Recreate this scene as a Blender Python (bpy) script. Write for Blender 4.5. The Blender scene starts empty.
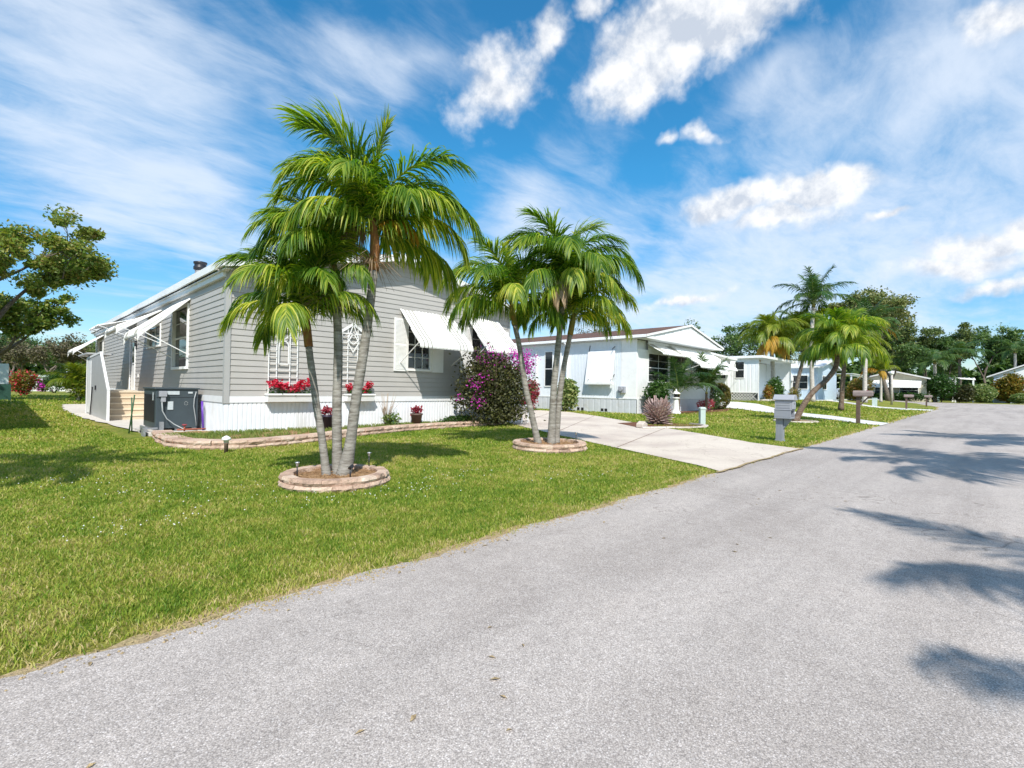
import bpy, math, random
import numpy as np
from mathutils import Vector, Matrix
random.seed(7); rng = np.random.default_rng(11)
sc = bpy.context.scene
col = sc.collection
PI = math.pi
def ss(a, b, x):
    t = np.clip((x-a)/(b-a), 0, 1); return t*t*(3-2*t)
def TZ(x, y):
    return 0.55*ss(34, 44, x)*ss(7, 13, y)*(1-ss(88, 104, x)*0.6)

# ------------------------------------------------------------ materials
def newmat(name):
    m = bpy.data.materials.new(name); m.use_nodes = True
    nt = m.node_tree; nt.nodes.clear()
    return m, nt
def nd(nt, t, **k):
    n = nt.nodes.new(t)
    for a, b in k.items():
        if a in n.inputs.keys() if isinstance(a, str) and not hasattr(n, a) else False:
            n.inputs[a].default_value = b
        else:
            setattr(n, a, b)
    return n
def ramp(nt, fac, stops, interp='LINEAR'):
    r = nt.nodes.new('ShaderNodeValToRGB'); r.color_ramp.interpolation = interp
    e = r.color_ramp.elements
    while len(e) > 2: e.remove(e[-1])
    for i, (p, c) in enumerate(stops):
        c = tuple(c) + (1,) if len(c) == 3 else c
        if i < 2: e[i].position = p; e[i].color = c
        else:
            q = e.new(p); q.color = c
    nt.links.new(fac, r.inputs[0]); return r.outputs[0]
def noise(nt, scale, detail=4, rough=0.55, vec=None, dist=0.0):
    n = nt.nodes.new('ShaderNodeTexNoise'); n.inputs['Scale'].default_value = scale
    n.inputs['Detail'].default_value = detail; n.inputs['Roughness'].default_value = rough
    n.inputs['Distortion'].default_value = dist
    if vec is not None: nt.links.new(vec, n.inputs['Vector'])
    return n.outputs['Fac']
def objco(nt):
    return nt.nodes.new('ShaderNodeTexCoord').outputs['Object']
def geopos(nt):
    return nt.nodes.new('ShaderNodeNewGeometry').outputs['Position']
def mixc(nt, fac, a, b, mode='MIX'):
    m = nt.nodes.new('ShaderNodeMix'); m.data_type = 'RGBA'; m.blend_type = mode
    for i, v in ((0, fac), (6, a), (7, b)):
        if hasattr(v, 'links'): nt.links.new(v, m.inputs[i])
        elif i == 0: m.inputs[0].default_value = v
        else: m.inputs[i].default_value = tuple(v)+(1,)
    return m.outputs[2]
def mth(nt, op, a, b=None, c=None, clamp=False):
    m = nt.nodes.new('ShaderNodeMath'); m.operation = op; m.use_clamp = clamp
    for i, v in enumerate((a, b, c)):
        if v is None: continue
        if hasattr(v, 'links'): nt.links.new(v, m.inputs[i])
        else: m.inputs[i].default_value = v
    return m.outputs[0]
def finish(nt, color, rough=0.6, bump=None, bstr=0.3, bdist=0.01, metallic=0, spec=0.5, transl=0, tcolor=None, coat=0):
    p = nt.nodes.new('ShaderNodeBsdfPrincipled'); out = nt.nodes.new('ShaderNodeOutputMaterial')
    if hasattr(color, 'links'): nt.links.new(color, p.inputs['Base Color'])
    else: p.inputs['Base Color'].default_value = tuple(color)+(1,)
    if hasattr(rough, 'links'): nt.links.new(rough, p.inputs['Roughness'])
    else: p.inputs['Roughness'].default_value = rough
    p.inputs['Metallic'].default_value = metallic
    p.inputs['Specular IOR Level'].default_value = spec
    if bump is not None:
        b = nt.nodes.new('ShaderNodeBump'); b.inputs['Strength'].default_value = bstr
        b.inputs['Distance'].default_value = bdist
        nt.links.new(bump, b.inputs['Height']); nt.links.new(b.outputs[0], p.inputs['Normal'])
    if transl:
        t = nt.nodes.new('ShaderNodeBsdfTranslucent')
        tc = tcolor if tcolor is not None else color
        if hasattr(tc, 'links'): nt.links.new(tc, t.inputs[0])
        else: t.inputs[0].default_value = tuple(tc)+(1,)
        mx = nt.nodes.new('ShaderNodeMixShader'); mx.inputs[0].default_value = transl
        nt.links.new(p.outputs[0], mx.inputs[1]); nt.links.new(t.outputs[0], mx.inputs[2])
        nt.links.new(mx.outputs[0], out.inputs[0])
    else: nt.links.new(p.outputs[0], out.inputs[0])
def plain(name, c, rough=0.5, metallic=0, var=0.12, scale=3.0, bstr=0.08, dirt=None, dirtscale=1.5):
    m, nt = newmat(name); co = objco(nt)
    f = noise(nt, scale, 5, 0.6, co)
    d = tuple(max(0, x*(1-var)) for x in c); l = tuple(min(1, x*(1+var*0.6)) for x in c)
    cc = ramp(nt, f, [(0.3, d), (0.7, l)])
    if dirt:
        f2 = noise(nt, dirtscale, 6, 0.65, co, 0.4)
        k = ramp(nt, f2, [(0.55, (0, 0, 0)), (0.78, (0.55, 0.55, 0.55))])
        cc = mixc(nt, k, cc, dirt)
    finish(nt, cc, rough, noise(nt, scale*12, 3, 0.6, co), bstr, 0.004, metallic)
    return m
def leafmat(name, cols, transl=0.35, tmul=(1.5, 1.6, 0.5), rough=0.4, clump=1.3, spec=0.4):
    m, nt = newmat(name)
    g = nt.nodes.new('ShaderNodeNewGeometry')
    oi = nt.nodes.new('ShaderNodeObjectInfo')
    n = noise(nt, clump, 3, 0.5, objco(nt))
    f = mth(nt, 'ADD', mth(nt, 'MULTIPLY', g.outputs['Random Per Island'], 0.5), mth(nt, 'MULTIPLY', n, 0.62))
    f = mth(nt, 'ADD', f, mth(nt, 'MULTIPLY', mth(nt, 'SUBTRACT', oi.outputs['Random'], 0.5), 0.25))
    k = len(cols)
    cc = ramp(nt, f, [(0.15+0.75*i/(k-1), c) for i, c in enumerate(cols)])
    tc = mixc(nt, 1.0, cc, tmul, 'MULTIPLY')
    finish(nt, cc, rough, None, transl=transl, tcolor=tc, spec=spec)
    return m

M = {}
M['white'] = plain('white_paint', (0.84, 0.84, 0.83), 0.45, var=0.05, dirt=(0.55, 0.53, 0.48))
M['awning'] = plain('white_awning', (0.82, 0.82, 0.80), 0.4, var=0.04)
M['awning_band'] = plain('awning_band', (0.33, 0.32, 0.28), 0.45, var=0.05)
M['trim'] = plain('white_trim', (0.78, 0.79, 0.80), 0.45, var=0.06)
M['skirt'] = plain('white_vinyl_skirt', (0.78, 0.80, 0.83), 0.45, var=0.06, dirt=(0.52, 0.5, 0.45), dirtscale=0.9)
M['siding'] = plain('grey_beige_siding', (0.425, 0.408, 0.385), 0.55, var=0.07, scale=1.2, dirt=(0.36, 0.34, 0.31), dirtscale=0.7)
M['corner'] = plain('grey_corner_trim', (0.40, 0.40, 0.39), 0.5, var=0.05)
M['roofw'] = plain('white_roof', (0.74, 0.74, 0.74), 0.6, var=0.08)
M['bluewall'] = plain('blue_white_metal_wall', (0.73, 0.775, 0.82), 0.45, var=0.05)
M['bluepanel'] = plain('blue_white_lap_wall', (0.79, 0.81, 0.83), 0.5, var=0.05)
M['greyskirt'] = plain('pale_grey_skirt', (0.58, 0.60, 0.64), 0.6, var=0.08, dirt=(0.4, 0.38, 0.33))
M['shingle'] = None
M['acpaint'] = plain('dark_grey_steel', (0.050, 0.068, 0.080), 0.45, var=0.12)
M['label'] = plain('pale_label', (0.5, 0.55, 0.58), 0.4, var=0.1, scale=20)
M['pvc'] = plain('grey_conduit', (0.35, 0.37, 0.38), 0.5)
M['purple'] = plain('purple_plastic', (0.12, 0.04, 0.35), 0.4)
M['darkmetal'] = plain('dark_metal', (0.03, 0.03, 0.035), 0.4, 0.3)
M['alu'] = plain('aluminium', (0.55, 0.56, 0.58), 0.35, 0.7)
M['galv'] = plain('galvanised_steel', (0.33, 0.34, 0.36), 0.5, 0.4, var=0.2, scale=8)
M['concrete'] = plain('pale_concrete', (0.56, 0.52, 0.47), 0.85, var=0.12, bstr=0.2)
M['walk'] = plain('white_concrete', (0.66, 0.65, 0.62), 0.85, var=0.08, bstr=0.15)
M['step'] = plain('tan_painted_step', (0.70, 0.60, 0.46), 0.6, var=0.08, dirt=(0.35, 0.25, 0.16))
M['riser'] = plain('tan_step_riser', (0.60, 0.49, 0.36), 0.6, var=0.1)
M['greypanel'] = plain('grey_painted_panel', (0.40, 0.41, 0.42), 0.55, var=0.05)
M['plastgrey'] = plain('grey_plastic', (0.26, 0.275, 0.31), 0.45, var=0.06)
M['plastgrey2'] = plain('pale_grey_plastic', (0.33, 0.34, 0.375), 0.45, var=0.06)
M['wood'] = plain('weathered_brown_wood', (0.13, 0.085, 0.065), 0.8, var=0.35, scale=6, bstr=0.3)
M['mbrown'] = plain('brown_grey_mailbox', (0.28, 0.22, 0.21), 0.6, var=0.2, scale=5)
M['potbrown'] = plain('brown_pot', (0.13, 0.09, 0.07), 0.6)
M['potdark'] = plain('dark_purple_pot', (0.03, 0.025, 0.05), 0.4)
M['green'] = plain('green_stake', (0.03, 0.10, 0.04), 0.5)
M['utility'] = plain('pale_green_pedestal', (0.47, 0.56, 0.53), 0.5, var=0.05)
M['beigewall'] = plain('cream_wall', (0.62, 0.58, 0.46), 0.6)
M['mint'] = plain('pale_mint_wall', (0.60, 0.68, 0.65), 0.6)
M['dgreen'] = plain('dark_green_metal', (0.02, 0.07, 0.05), 0.5)
M['tealgrey'] = plain('teal_grey_wall', (0.25, 0.36, 0.36), 0.6)  # muted teal-grey of the canopy and pergola back walls
M['sky_blue'] = plain('light_blue_wall', (0.52, 0.64, 0.76), 0.6)
M['rubber'] = plain('black_rubber', (0.02, 0.02, 0.02), 0.8)
M['carpaint'] = plain('pale_blue_car_paint', (0.45, 0.53, 0.62), 0.25, var=0.02)
M['lantern'] = plain('dark_lantern', (0.03, 0.03, 0.03), 0.3)
M['curtain'] = plain('pale_curtain', (0.55, 0.55, 0.5), 0.8)
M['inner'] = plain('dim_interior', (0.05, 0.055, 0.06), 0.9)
M['magenta_cloth'] = plain('magenta_cloth', (0.60, 0.01, 0.16), 0.8, var=0.25, scale=4)
M['terracotta'] = plain('terracotta', (0.35, 0.10, 0.06), 0.7)

def mk_glass():
    m, nt = newmat('window_glass')
    finish(nt, (0.012, 0.016, 0.02), 0.06, noise(nt, 1.5, 2, 0.5, objco(nt)), 0.02, 0.01, spec=0.8)
    return m
M['glass'] = mk_glass()
def mk_shingle():
    m, nt = newmat('brown_shingles'); co = geopos(nt)
    b = nt.nodes.new('ShaderNodeTexBrick'); b.inputs['Scale'].default_value = 1.0
    b.inputs['Brick Width'].default_value = 0.3; b.inputs['Row Height'].default_value = 0.14
    b.inputs['Mortar Size'].default_value = 0.008
    b.inputs['Color1'].default_value = (0.095, 0.05, 0.035, 1); b.inputs['Color2'].default_value = (0.17, 0.09, 0.062, 1)
    b.inputs['Mortar'].default_value = (0.05, 0.02, 0.015, 1)
    mp = nt.nodes.new('ShaderNodeMapping'); mp.inputs['Rotation'].default_value = (0, 0, PI/2)
    nt.links.new(co, mp.inputs[0]); nt.links.new(mp.outputs[0], b.inputs['Vector'])
    n = noise(nt, 0.8, 5, 0.6, co)
    cc = mixc(nt, 0.7, b.outputs[0], ramp(nt, n, [(0.3, (0.6, 0.6, 0.6)), (0.7, (1.3, 1.2, 1.1))]), 'MULTIPLY')
    finish(nt, cc, 0.9, b.outputs['Fac'], 0.4, 0.01); return m
M['shingle'] = mk_shingle()

def mk_asphalt():
    m, nt = newmat('aged_asphalt'); co = geopos(nt)
    def voro(s, w=1.0):
        v = nt.nodes.new('ShaderNodeTexVoronoi'); v.inputs['Scale'].default_value = s; v.inputs['Randomness'].default_value = 1
        nt.links.new(co, v.inputs['Vector']); return v
    v1 = voro(160); v2 = voro(280)
    s1 = nt.nodes.new('ShaderNodeSeparateColor'); nt.links.new(v1.outputs['Color'], s1.inputs[0])
    s2 = nt.nodes.new('ShaderNodeSeparateColor'); nt.links.new(v2.outputs['Color'], s2.inputs[0])
    a = ramp(nt, s1.outputs[0], [(0.0, (0.32, 0.288, 0.262)), (0.4, (0.455, 0.412, 0.376)), (0.78, (0.54, 0.492, 0.450)), (0.95, (0.72, 0.67, 0.635)), (1.0, (0.82, 0.78, 0.745))])
    b = ramp(nt, s2.outputs[0], [(0.0, (0.22, 0.20, 0.188)), (0.5, (0.465, 0.420, 0.380)), (1.0, (0.61, 0.555, 0.51))])
    c = mixc(nt, 0.45, a, b)
    # crevices between stones
    cr = ramp(nt, v1.outputs['Distance'], [(0.35, (1, 1, 1)), (0.75, (0.55, 0.55, 0.56))])
    c = mixc(nt, 0.8, c, cr, 'MULTIPLY')
    # broad stains and wheel wear
    n1 = noise(nt, 0.45, 6, 0.62, co, 0.6)
    c = mixc(nt, 1.0, c, ramp(nt, n1, [(0.3, (0.88, 0.86, 0.85)), (0.5, (1.02, 1.01, 1.01)), (0.72, (1.12, 1.10, 1.09))]), 'MULTIPLY')
    mp = nt.nodes.new('ShaderNodeMapping'); mp.inputs['Scale'].default_value = (0.07, 1.1, 1)
    nt.links.new(co, mp.inputs[0])
    n2 = noise(nt, 1.0, 4, 0.6, mp.outputs[0])
    c = mixc(nt, 1.0, c, ramp(nt, n2, [(0.34, (0.86, 0.85, 0.85)), (0.58, (1.07, 1.06, 1.06))]), 'MULTIPLY')
    n3 = noise(nt, 9, 5, 0.7, co)
    c = mixc(nt, 1.0, c, ramp(nt, n3, [(0.3, (0.90, 0.90, 0.90)), (0.7, (1.08, 1.08, 1.08))]), 'MULTIPLY')
    # thin meandering cracks
    mu = noise(nt, 0.55, 4, 0.6, co, 1.2)
    k = mth(nt, 'ABSOLUTE', mth(nt, 'SUBTRACT', mu, 0.5))
    ck = ramp(nt, k, [(0.0, (0.55, 0.54, 0.53)), (0.004, (1, 1, 1))])
    msk = ramp(nt, noise(nt, 0.22, 2, 0.5, co), [(0.46, (0, 0, 0)), (0.55, (0.85, 0.85, 0.85))])
    c = mixc(nt, msk, c, mixc(nt, 1.0, c, ck, 'MULTIPLY'))
    # dark spots (old gum, oil drops)
    sp = nt.nodes.new('ShaderNodeTexVoronoi'); sp.inputs['Scale'].default_value = 0.9; nt.links.new(co, sp.inputs['Vector'])
    c = mixc(nt, ramp(nt, sp.outputs['Distance'], [(0.012, (0.8, 0.8, 0.8)), (0.02, (0, 0, 0))]), c, (0.05, 0.05, 0.05))
    h = mth(nt, 'ADD', mth(nt, 'MULTIPLY', v1.outputs['Distance'], -1.0), mth(nt, 'MULTIPLY', s2.outputs[1], 0.5))
    finish(nt, c, 0.9, h, 0.4, 0.003, spec=0.2)
    return m
M['asphalt'] = mk_asphalt()

def mk_drive():
    m, nt = newmat('pink_beige_concrete'); co = geopos(nt)
    n1 = noise(nt, 0.5, 6, 0.6, co, 0.4); n2 = noise(nt, 30, 3, 0.6, co)
    c = ramp(nt, n1, [(0.3, (0.47, 0.39, 0.34)), (0.5, (0.60, 0.52, 0.44)), (0.75, (0.68, 0.60, 0.51))])
    c = mixc(nt, 1.0, c, ramp(nt, n2, [(0.3, (0.9, 0.9, 0.9)), (0.7, (1.06, 1.06, 1.06))]), 'MULTIPLY')
    k = mth(nt, 'ABSOLUTE', mth(nt, 'SUBTRACT', noise(nt, 0.35, 5, 0.6, co, 1.0), 0.5))
    c = mixc(nt, 1.0, c, ramp(nt, k, [(0.0, (0.62, 0.58, 0.54)), (0.004, (1, 1, 1))]), 'MULTIPLY')
    finish(nt, c, 0.85, n2, 0.25, 0.004, spec=0.3); return m
M['drive'] = mk_drive()

def mk_lawn():
    m, nt = newmat('lawn_soil_and_grass'); co = geopos(nt)
    n0 = noise(nt, 0.3, 4, 0.6, co, 0.5); n1 = noise(nt, 2.2, 7, 0.72, co, 0.4); n2 = noise(nt, 14, 5, 0.75, co); n3 = noise(nt, 55, 4, 0.7, co)
    f = mth(nt, 'ADD', mth(nt, 'MULTIPLY', n0, 0.45), mth(nt, 'MULTIPLY', n1, 0.55))
    c = ramp(nt, f, [(0.30, (0.10, 0.165, 0.022)), (0.45, (0.17, 0.225, 0.034)), (0.53, (0.27, 0.265, 0.065)), (0.64, (0.40, 0.32, 0.14))])
    c = mixc(nt, 1.0, c, ramp(nt, n2, [(0.3, (0.55, 0.58, 0.5)), (0.7, (1.35, 1.3, 1.25))]), 'MULTIPLY')
    c = mixc(nt, 1.0, c, ramp(nt, n3, [(0.3, (0.65, 0.65, 0.6)), (0.7, (1.3, 1.3, 1.2))]), 'MULTIPLY')
    finish(nt, c, 0.9, mth(nt, 'ADD', n3, n2), 0.9, 0.03, spec=0.15); return m
M['lawn'] = mk_lawn()

def mk_blade():
    m, nt = newmat('grass_blades'); g = nt.nodes.new('ShaderNodeNewGeometry'); co = g.outputs['Position']
    n0 = noise(nt, 0.3, 4, 0.6, co, 0.5); n1 = noise(nt, 2.2, 7, 0.72, co, 0.4)
    f = mth(nt, 'ADD', mth(nt, 'MULTIPLY', n0, 0.5), mth(nt, 'MULTIPLY', n1, 0.75)); f = mth(nt, 'SUBTRACT', f, 0.125)
    a = nt.nodes.new('ShaderNodeAttribute'); a.attribute_name = 'rnd'
    f = mth(nt, 'ADD', f, mth(nt, 'MULTIPLY', mth(nt, 'SUBTRACT', a.outputs['Fac'], 0.5), 0.42))
    c = ramp(nt, f, [(0.28, (0.095, 0.190, 0.018)), (0.42, (0.195, 0.295, 0.030)), (0.54, (0.33, 0.375, 0.055)), (0.65, (0.48, 0.43, 0.13)), (0.78, (0.58, 0.46, 0.25))])
    finish(nt, c, 0.5, None, transl=0.35, tcolor=mixc(nt, 1.0, c, (1.25, 1.3, 0.6), 'MULTIPLY'), spec=0.25); return m
M['blade'] = mk_blade()
M['blade2'] = leafmat('weed_blades', [(0.06, 0.12, 0.015), (0.14, 0.20, 0.03), (0.30, 0.27, 0.08)], 0.3, (1.3, 1.4, 0.6), 0.6, 3)
def mk_dirt(name, cols, sc_=6):
    m, nt = newmat(name); co = geopos(nt)
    n1 = noise(nt, sc_, 6, 0.7, co, 0.3); n2 = noise(nt, 50, 4, 0.75, co)
    k = len(cols); c = ramp(nt, n1, [(0.3+0.4*i/(k-1), x) for i, x in enumerate(cols)])
    c = mixc(nt, 1.0, c, ramp(nt, n2, [(0.3, (0.6, 0.6, 0.6)), (0.7, (1.35, 1.35, 1.3))]), 'MULTIPLY')
    finish(nt, c, 0.95, n2, 0.9, 0.02, spec=0.1); return m
M['dirt'] = mk_dirt('dry_edge_soil', [(0.30, 0.22, 0.13), (0.46, 0.35, 0.21), (0.34, 0.28, 0.13)], 9)
M['mulch'] = mk_dirt('pine_straw_mulch', [(0.20, 0.11, 0.06), (0.36, 0.22, 0.12), (0.45, 0.30, 0.17)], 10)
M['redmulch'] = mk_dirt('red_bark_mulch', [(0.10, 0.05, 0.03), (0.18, 0.085, 0.055), (0.22, 0.12, 0.08)], 10)
def mk_block(name, cols):
    m, nt = newmat(name); co = objco(nt); g = nt.nodes.new('ShaderNodeNewGeometry')
    n1 = noise(nt, 5, 6, 0.7, co, 0.4); n2 = noise(nt, 40, 4, 0.75, co)
    f = mth(nt, 'ADD', mth(nt, 'MULTIPLY', n1, 0.7), mth(nt, 'MULTIPLY', g.outputs['Random Per Island'], 0.3))
    k = len(cols); c = ramp(nt, f, [(0.25+0.5*i/(k-1), x) for i, x in enumerate(cols)])
    c = mixc(nt, 1.0, c, ramp(nt, n2, [(0.25, (0.7, 0.68, 0.66)), (0.7, (1.15, 1.15, 1.15))]), 'MULTIPLY')
    finish(nt, c, 0.9, mth(nt, 'ADD', n1, n2), 0.8, 0.015, spec=0.15); return m
M['block'] = mk_block('pink_edging_block', [(0.27, 0.19, 0.15), (0.50, 0.35, 0.27), (0.60, 0.45, 0.35), (0.66, 0.54, 0.45)])
M['wblock'] = mk_block('white_edging_stone', [(0.50, 0.42, 0.36), (0.68, 0.63, 0.57)])
def mk_bark(name, a, b, rings=26, lichen=(0.42, 0.42, 0.38)):
    m, nt = newmat(name); co = objco(nt)
    mp = nt.nodes.new('ShaderNodeMapping'); mp.inputs['Scale'].default_value = (6, 6, rings); nt.links.new(co, mp.inputs[0])
    n1 = noise(nt, 1.0, 5, 0.65, mp.outputs[0]); n2 = noise(nt, 9, 5, 0.65, co)
    c = ramp(nt, n1, [(0.32, a), (0.66, b)])
    c = mixc(nt, ramp(nt, n2, [(0.5, (0, 0, 0)), (0.68, (0.7, 0.7, 0.7))]), c, lichen)
    finish(nt, c, 0.9, mth(nt, 'ADD', n1, mth(nt, 'MULTIPLY', n2, 0.5)), 0.8, 0.012, spec=0.15); return m
M['palmbark'] = mk_bark('grey_palm_bark', (0.13, 0.112, 0.092), (0.38, 0.36, 0.325), 34, (0.21, 0.195, 0.165))
M['brownbark'] = mk_bark('brown_palm_bark', (0.08, 0.05, 0.035), (0.22, 0.16, 0.12), 24, (0.26, 0.22, 0.18))
M['treebark'] = mk_bark('tree_bark', (0.07, 0.055, 0.045), (0.20, 0.165, 0.135), 6, (0.25, 0.23, 0.2))
M['palebark'] = mk_bark('pale_palm_bark', (0.34, 0.31, 0.28), (0.58, 0.54, 0.50), 10, (0.6, 0.57, 0.54))
M['shaft'] = mk_bark('green_brown_crownshaft', (0.10, 0.14, 0.03), (0.26, 0.22, 0.06), 3, (0.33, 0.13, 0.05))
M['shaftbrown'] = mk_bark('rusty_crownshaft', (0.16, 0.07, 0.03), (0.36, 0.17, 0.07), 2, (0.20, 0.20, 0.05))
M['palm'] = leafmat('palm_leaflets', [(0.030, 0.090, 0.012), (0.065, 0.155, 0.016), (0.125, 0.225, 0.022), (0.27, 0.35, 0.035), (0.55, 0.53, 0.11)], 0.47, (2.0, 2.0, 0.45), 0.42, 1.6, 0.4)
M['rachis'] = plain('frond_midrib', (0.22, 0.26, 0.05), 0.5)
M['palmdark'] = leafmat('queen_palm_leaflets', [(0.018, 0.055, 0.018), (0.035, 0.090, 0.025), (0.075, 0.135, 0.035), (0.12, 0.18, 0.05)], 0.3, (1.8, 2.0, 0.7), 0.35, 1.0)
M['palmyel'] = leafmat('light_palm_leaflets', [(0.05, 0.10, 0.010), (0.11, 0.18, 0.015), (0.20, 0.26, 0.025), (0.34, 0.34, 0.05)], 0.38, (1.8, 1.8, 0.6), 0.35, 1.0)
M['palmold'] = leafmat('old_yellow_leaflets', [(0.30, 0.20, 0.02), (0.50, 0.32, 0.03), (0.55, 0.28, 0.04)], 0.35, (1.3, 1.1, 0.5), 0.5, 1.0)
M['palmdry'] = leafmat('dry_seed_stalks', [(0.30, 0.20, 0.12), (0.48, 0.36, 0.24)], 0.2, (1, 1, 1), 0.7)
M['oak'] = leafmat('almond_tree_leaves', [(0.05, 0.105, 0.018), (0.105, 0.18, 0.028), (0.19, 0.26, 0.045), (0.27, 0.28, 0.06), (0.32, 0.20, 0.07)], 0.3, (1.5, 1.6, 0.6), 0.5, 0.6)
M['oak2'] = leafmat('dark_tree_leaves', [(0.022, 0.055, 0.018), (0.050, 0.105, 0.030), (0.095, 0.165, 0.040), (0.17, 0.24, 0.07)], 0.25, (1.4, 1.6, 0.6), 0.5, 0.35)
M['oak3'] = leafmat('olive_tree_leaves', [(0.05, 0.085, 0.025), (0.10, 0.150, 0.04), (0.18, 0.21, 0.065), (0.28, 0.25, 0.11)], 0.25, (1.3, 1.4, 0.7), 0.5, 0.4)
M['sparse'] = leafmat('sparse_tree_leaves', [(0.10, 0.085, 0.055), (0.17, 0.14, 0.09), (0.12, 0.14, 0.05)], 0.2, (1.2, 1.2, 0.8), 0.6, 0.4)
M['shrub'] = leafmat('shrub_leaves', [(0.015, 0.05, 0.010), (0.035, 0.09, 0.015), (0.08, 0.15, 0.03)], 0.25, (1.5, 1.7, 0.6), 0.4, 2.5)
M['boug'] = leafmat('bougainvillea_leaves', [(0.014, 0.028, 0.010), (0.032, 0.045, 0.016), (0.065, 0.062, 0.026), (0.11, 0.12, 0.03)], 0.25, (1.4, 1.4, 0.6), 0.5, 2.0)
M['croton'] = leafmat('croton_leaves', [(0.05, 0.09, 0.015), (0.15, 0.15, 0.02), (0.30, 0.20, 0.03), (0.35, 0.08, 0.03)], 0.25, (1.3, 1.3, 0.6), 0.45, 2.0)
M['ixora'] = leafmat('clipped_shrub_leaves', [(0.030, 0.055, 0.012), (0.08, 0.10, 0.02), (0.15, 0.15, 0.03), (0.20, 0.09, 0.04)], 0.25, (1.3, 1.3, 0.6), 0.45, 3.0)
M['varieg'] = leafmat('variegated_leaves', [(0.05, 0.12, 0.03), (0.14, 0.22, 0.06), (0.42, 0.42, 0.18)], 0.3, (1.2, 1.3, 0.7), 0.4, 4.0)
M['magenta'] = leafmat('magenta_bracts', [(0.36, 0.01, 0.26), (0.62, 0.04, 0.46), (0.70, 0.12, 0.56)], 0.35, (1.3, 0.8, 1.3), 0.6, 3)
M['red'] = leafmat('red_petals', [(0.35, 0.005, 0.02), (0.60, 0.015, 0.05), (0.68, 0.06, 0.12)], 0.3, (1.2, 0.8, 0.8), 0.6, 6)
M['redleaf'] = leafmat('dark_red_leaves', [(0.14, 0.01, 0.02), (0.35, 0.04, 0.07), (0.45, 0.12, 0.13)], 0.3, (1.2, 0.8, 0.8), 0.5, 6)
M['pinkdry'] = leafmat('dry_leaf_bases', [(0.20, 0.11, 0.09), (0.42, 0.29, 0.26), (0.62, 0.50, 0.47)], 0.05, (1, 1, 1), 0.8, 5)
M['lawnflower'] = plain('white_clover', (0.75, 0.75, 0.72), 0.7)

# ------------------------------------------------------------ mesh builder
class MB:
    def __init__(s): s.v = []; s.f = []; s.sm = []; s.mi = []
    def add(s, vs, fs, smooth=False, mi=0):
        b = len(s.v); s.v.extend([tuple(map(float, p)) for p in vs])
        for f in fs: s.f.append(tuple(i+b for i in f)); s.sm.append(smooth); s.mi.append(mi)
        return s
    def box(s, x0, x1, y0, y1, z0, z1, mi=0):
        v = [(x, y, z) for z in (z0, z1) for y in (y0, y1) for x in (x0, x1)]
        return s.add(v, [(0, 2, 3, 1), (4, 5, 7, 6), (0, 1, 5, 4), (2, 6, 7, 3), (0, 4, 6, 2), (1, 3, 7, 5)], mi=mi)
    def bar(s, a, b, w, h=None, up=(0, 0, 1), mi=0):
        a = Vector(a); b = Vector(b); h = h or w; d = (b-a).normalized(); u = Vector(up)
        if abs(d.dot(u)) > 0.98: u = Vector((1, 0, 0))
        r = d.cross(u).normalized()*w/2; t = r.cross(d).normalized()*h/2
        v = [p+i*r+j*t for p in (a, b) for j in (-1, 1) for i in (-1, 1)]
        return s.add(v, [(0, 2, 3, 1), (4, 5, 7, 6), (0, 1, 5, 4), (2, 6, 7, 3), (0, 4, 6, 2), (1, 3, 7, 5)], mi=mi)
    def tube(s, pts, rad, n=10, caps=True, mi=0, smooth=True):
        pts = [Vector(p) for p in pts]
        if not hasattr(rad, '__len__'): rad = [rad]*len(pts)
        rings = []; u = None
        for i, p in enumerate(pts):
            d = (pts[min(i+1, len(pts)-1)]-pts[max(i-1, 0)]).normalized()
            if u is None:
                u = Vector((1, 0, 0)) if abs(d.x) < 0.9 else Vector((0, 1, 0))
            u = (u-d*u.dot(d)).normalized(); w = d.cross(u)
            rings.append([p+(u*math.cos(2*PI*k/n)+w*math.sin(2*PI*k/n))*rad[i] for k in range(n)])
        v = [q for r in rings for q in r]; f = []
        for i in range(len(pts)-1):
            for k in range(n):
                f.append((i*n+k, i*n+(k+1) % n, (i+1)*n+(k+1) % n, (i+1)*n+k))
        s.add(v, f, smooth, mi)
        if caps:
            b = len(s.v)-len(v)
            s.f.append(tuple(b+k for k in range(n))[::-1]); s.sm.append(False); s.mi.append(mi)
            s.f.append(tuple(b+(len(pts)-1)*n+k for k in range(n))); s.sm.append(False); s.mi.append(mi)
        return s
    def lathe(s, c, prof, n=20, mi=0, smooth=True):
        return s.tube([(c[0], c[1], c[2]+z) for r, z in prof], [r for r, z in prof], n, True, mi, smooth)
    def prism(s, poly, axis, a, b, mi=0):
        """poly of 2D points extruded along axis ('x': pts=(y,z); 'y': pts=(x,z); 'z': pts=(x,y))"""
        n = len(poly)
        def P(q, t):
            return {'x': (t, q[0], q[1]), 'y': (q[0], t, q[1]), 'z': (q[0], q[1], t)}[axis]
        v = [P(q, a) for q in poly]+[P(q, b) for q in poly]
        f = [tuple(range(n))[::-1], tuple(range(n, 2*n))]+[(i, (i+1) % n, n+(i+1) % n, n+i) for i in range(n)]
        return s.add(v, f, mi=mi)
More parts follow.
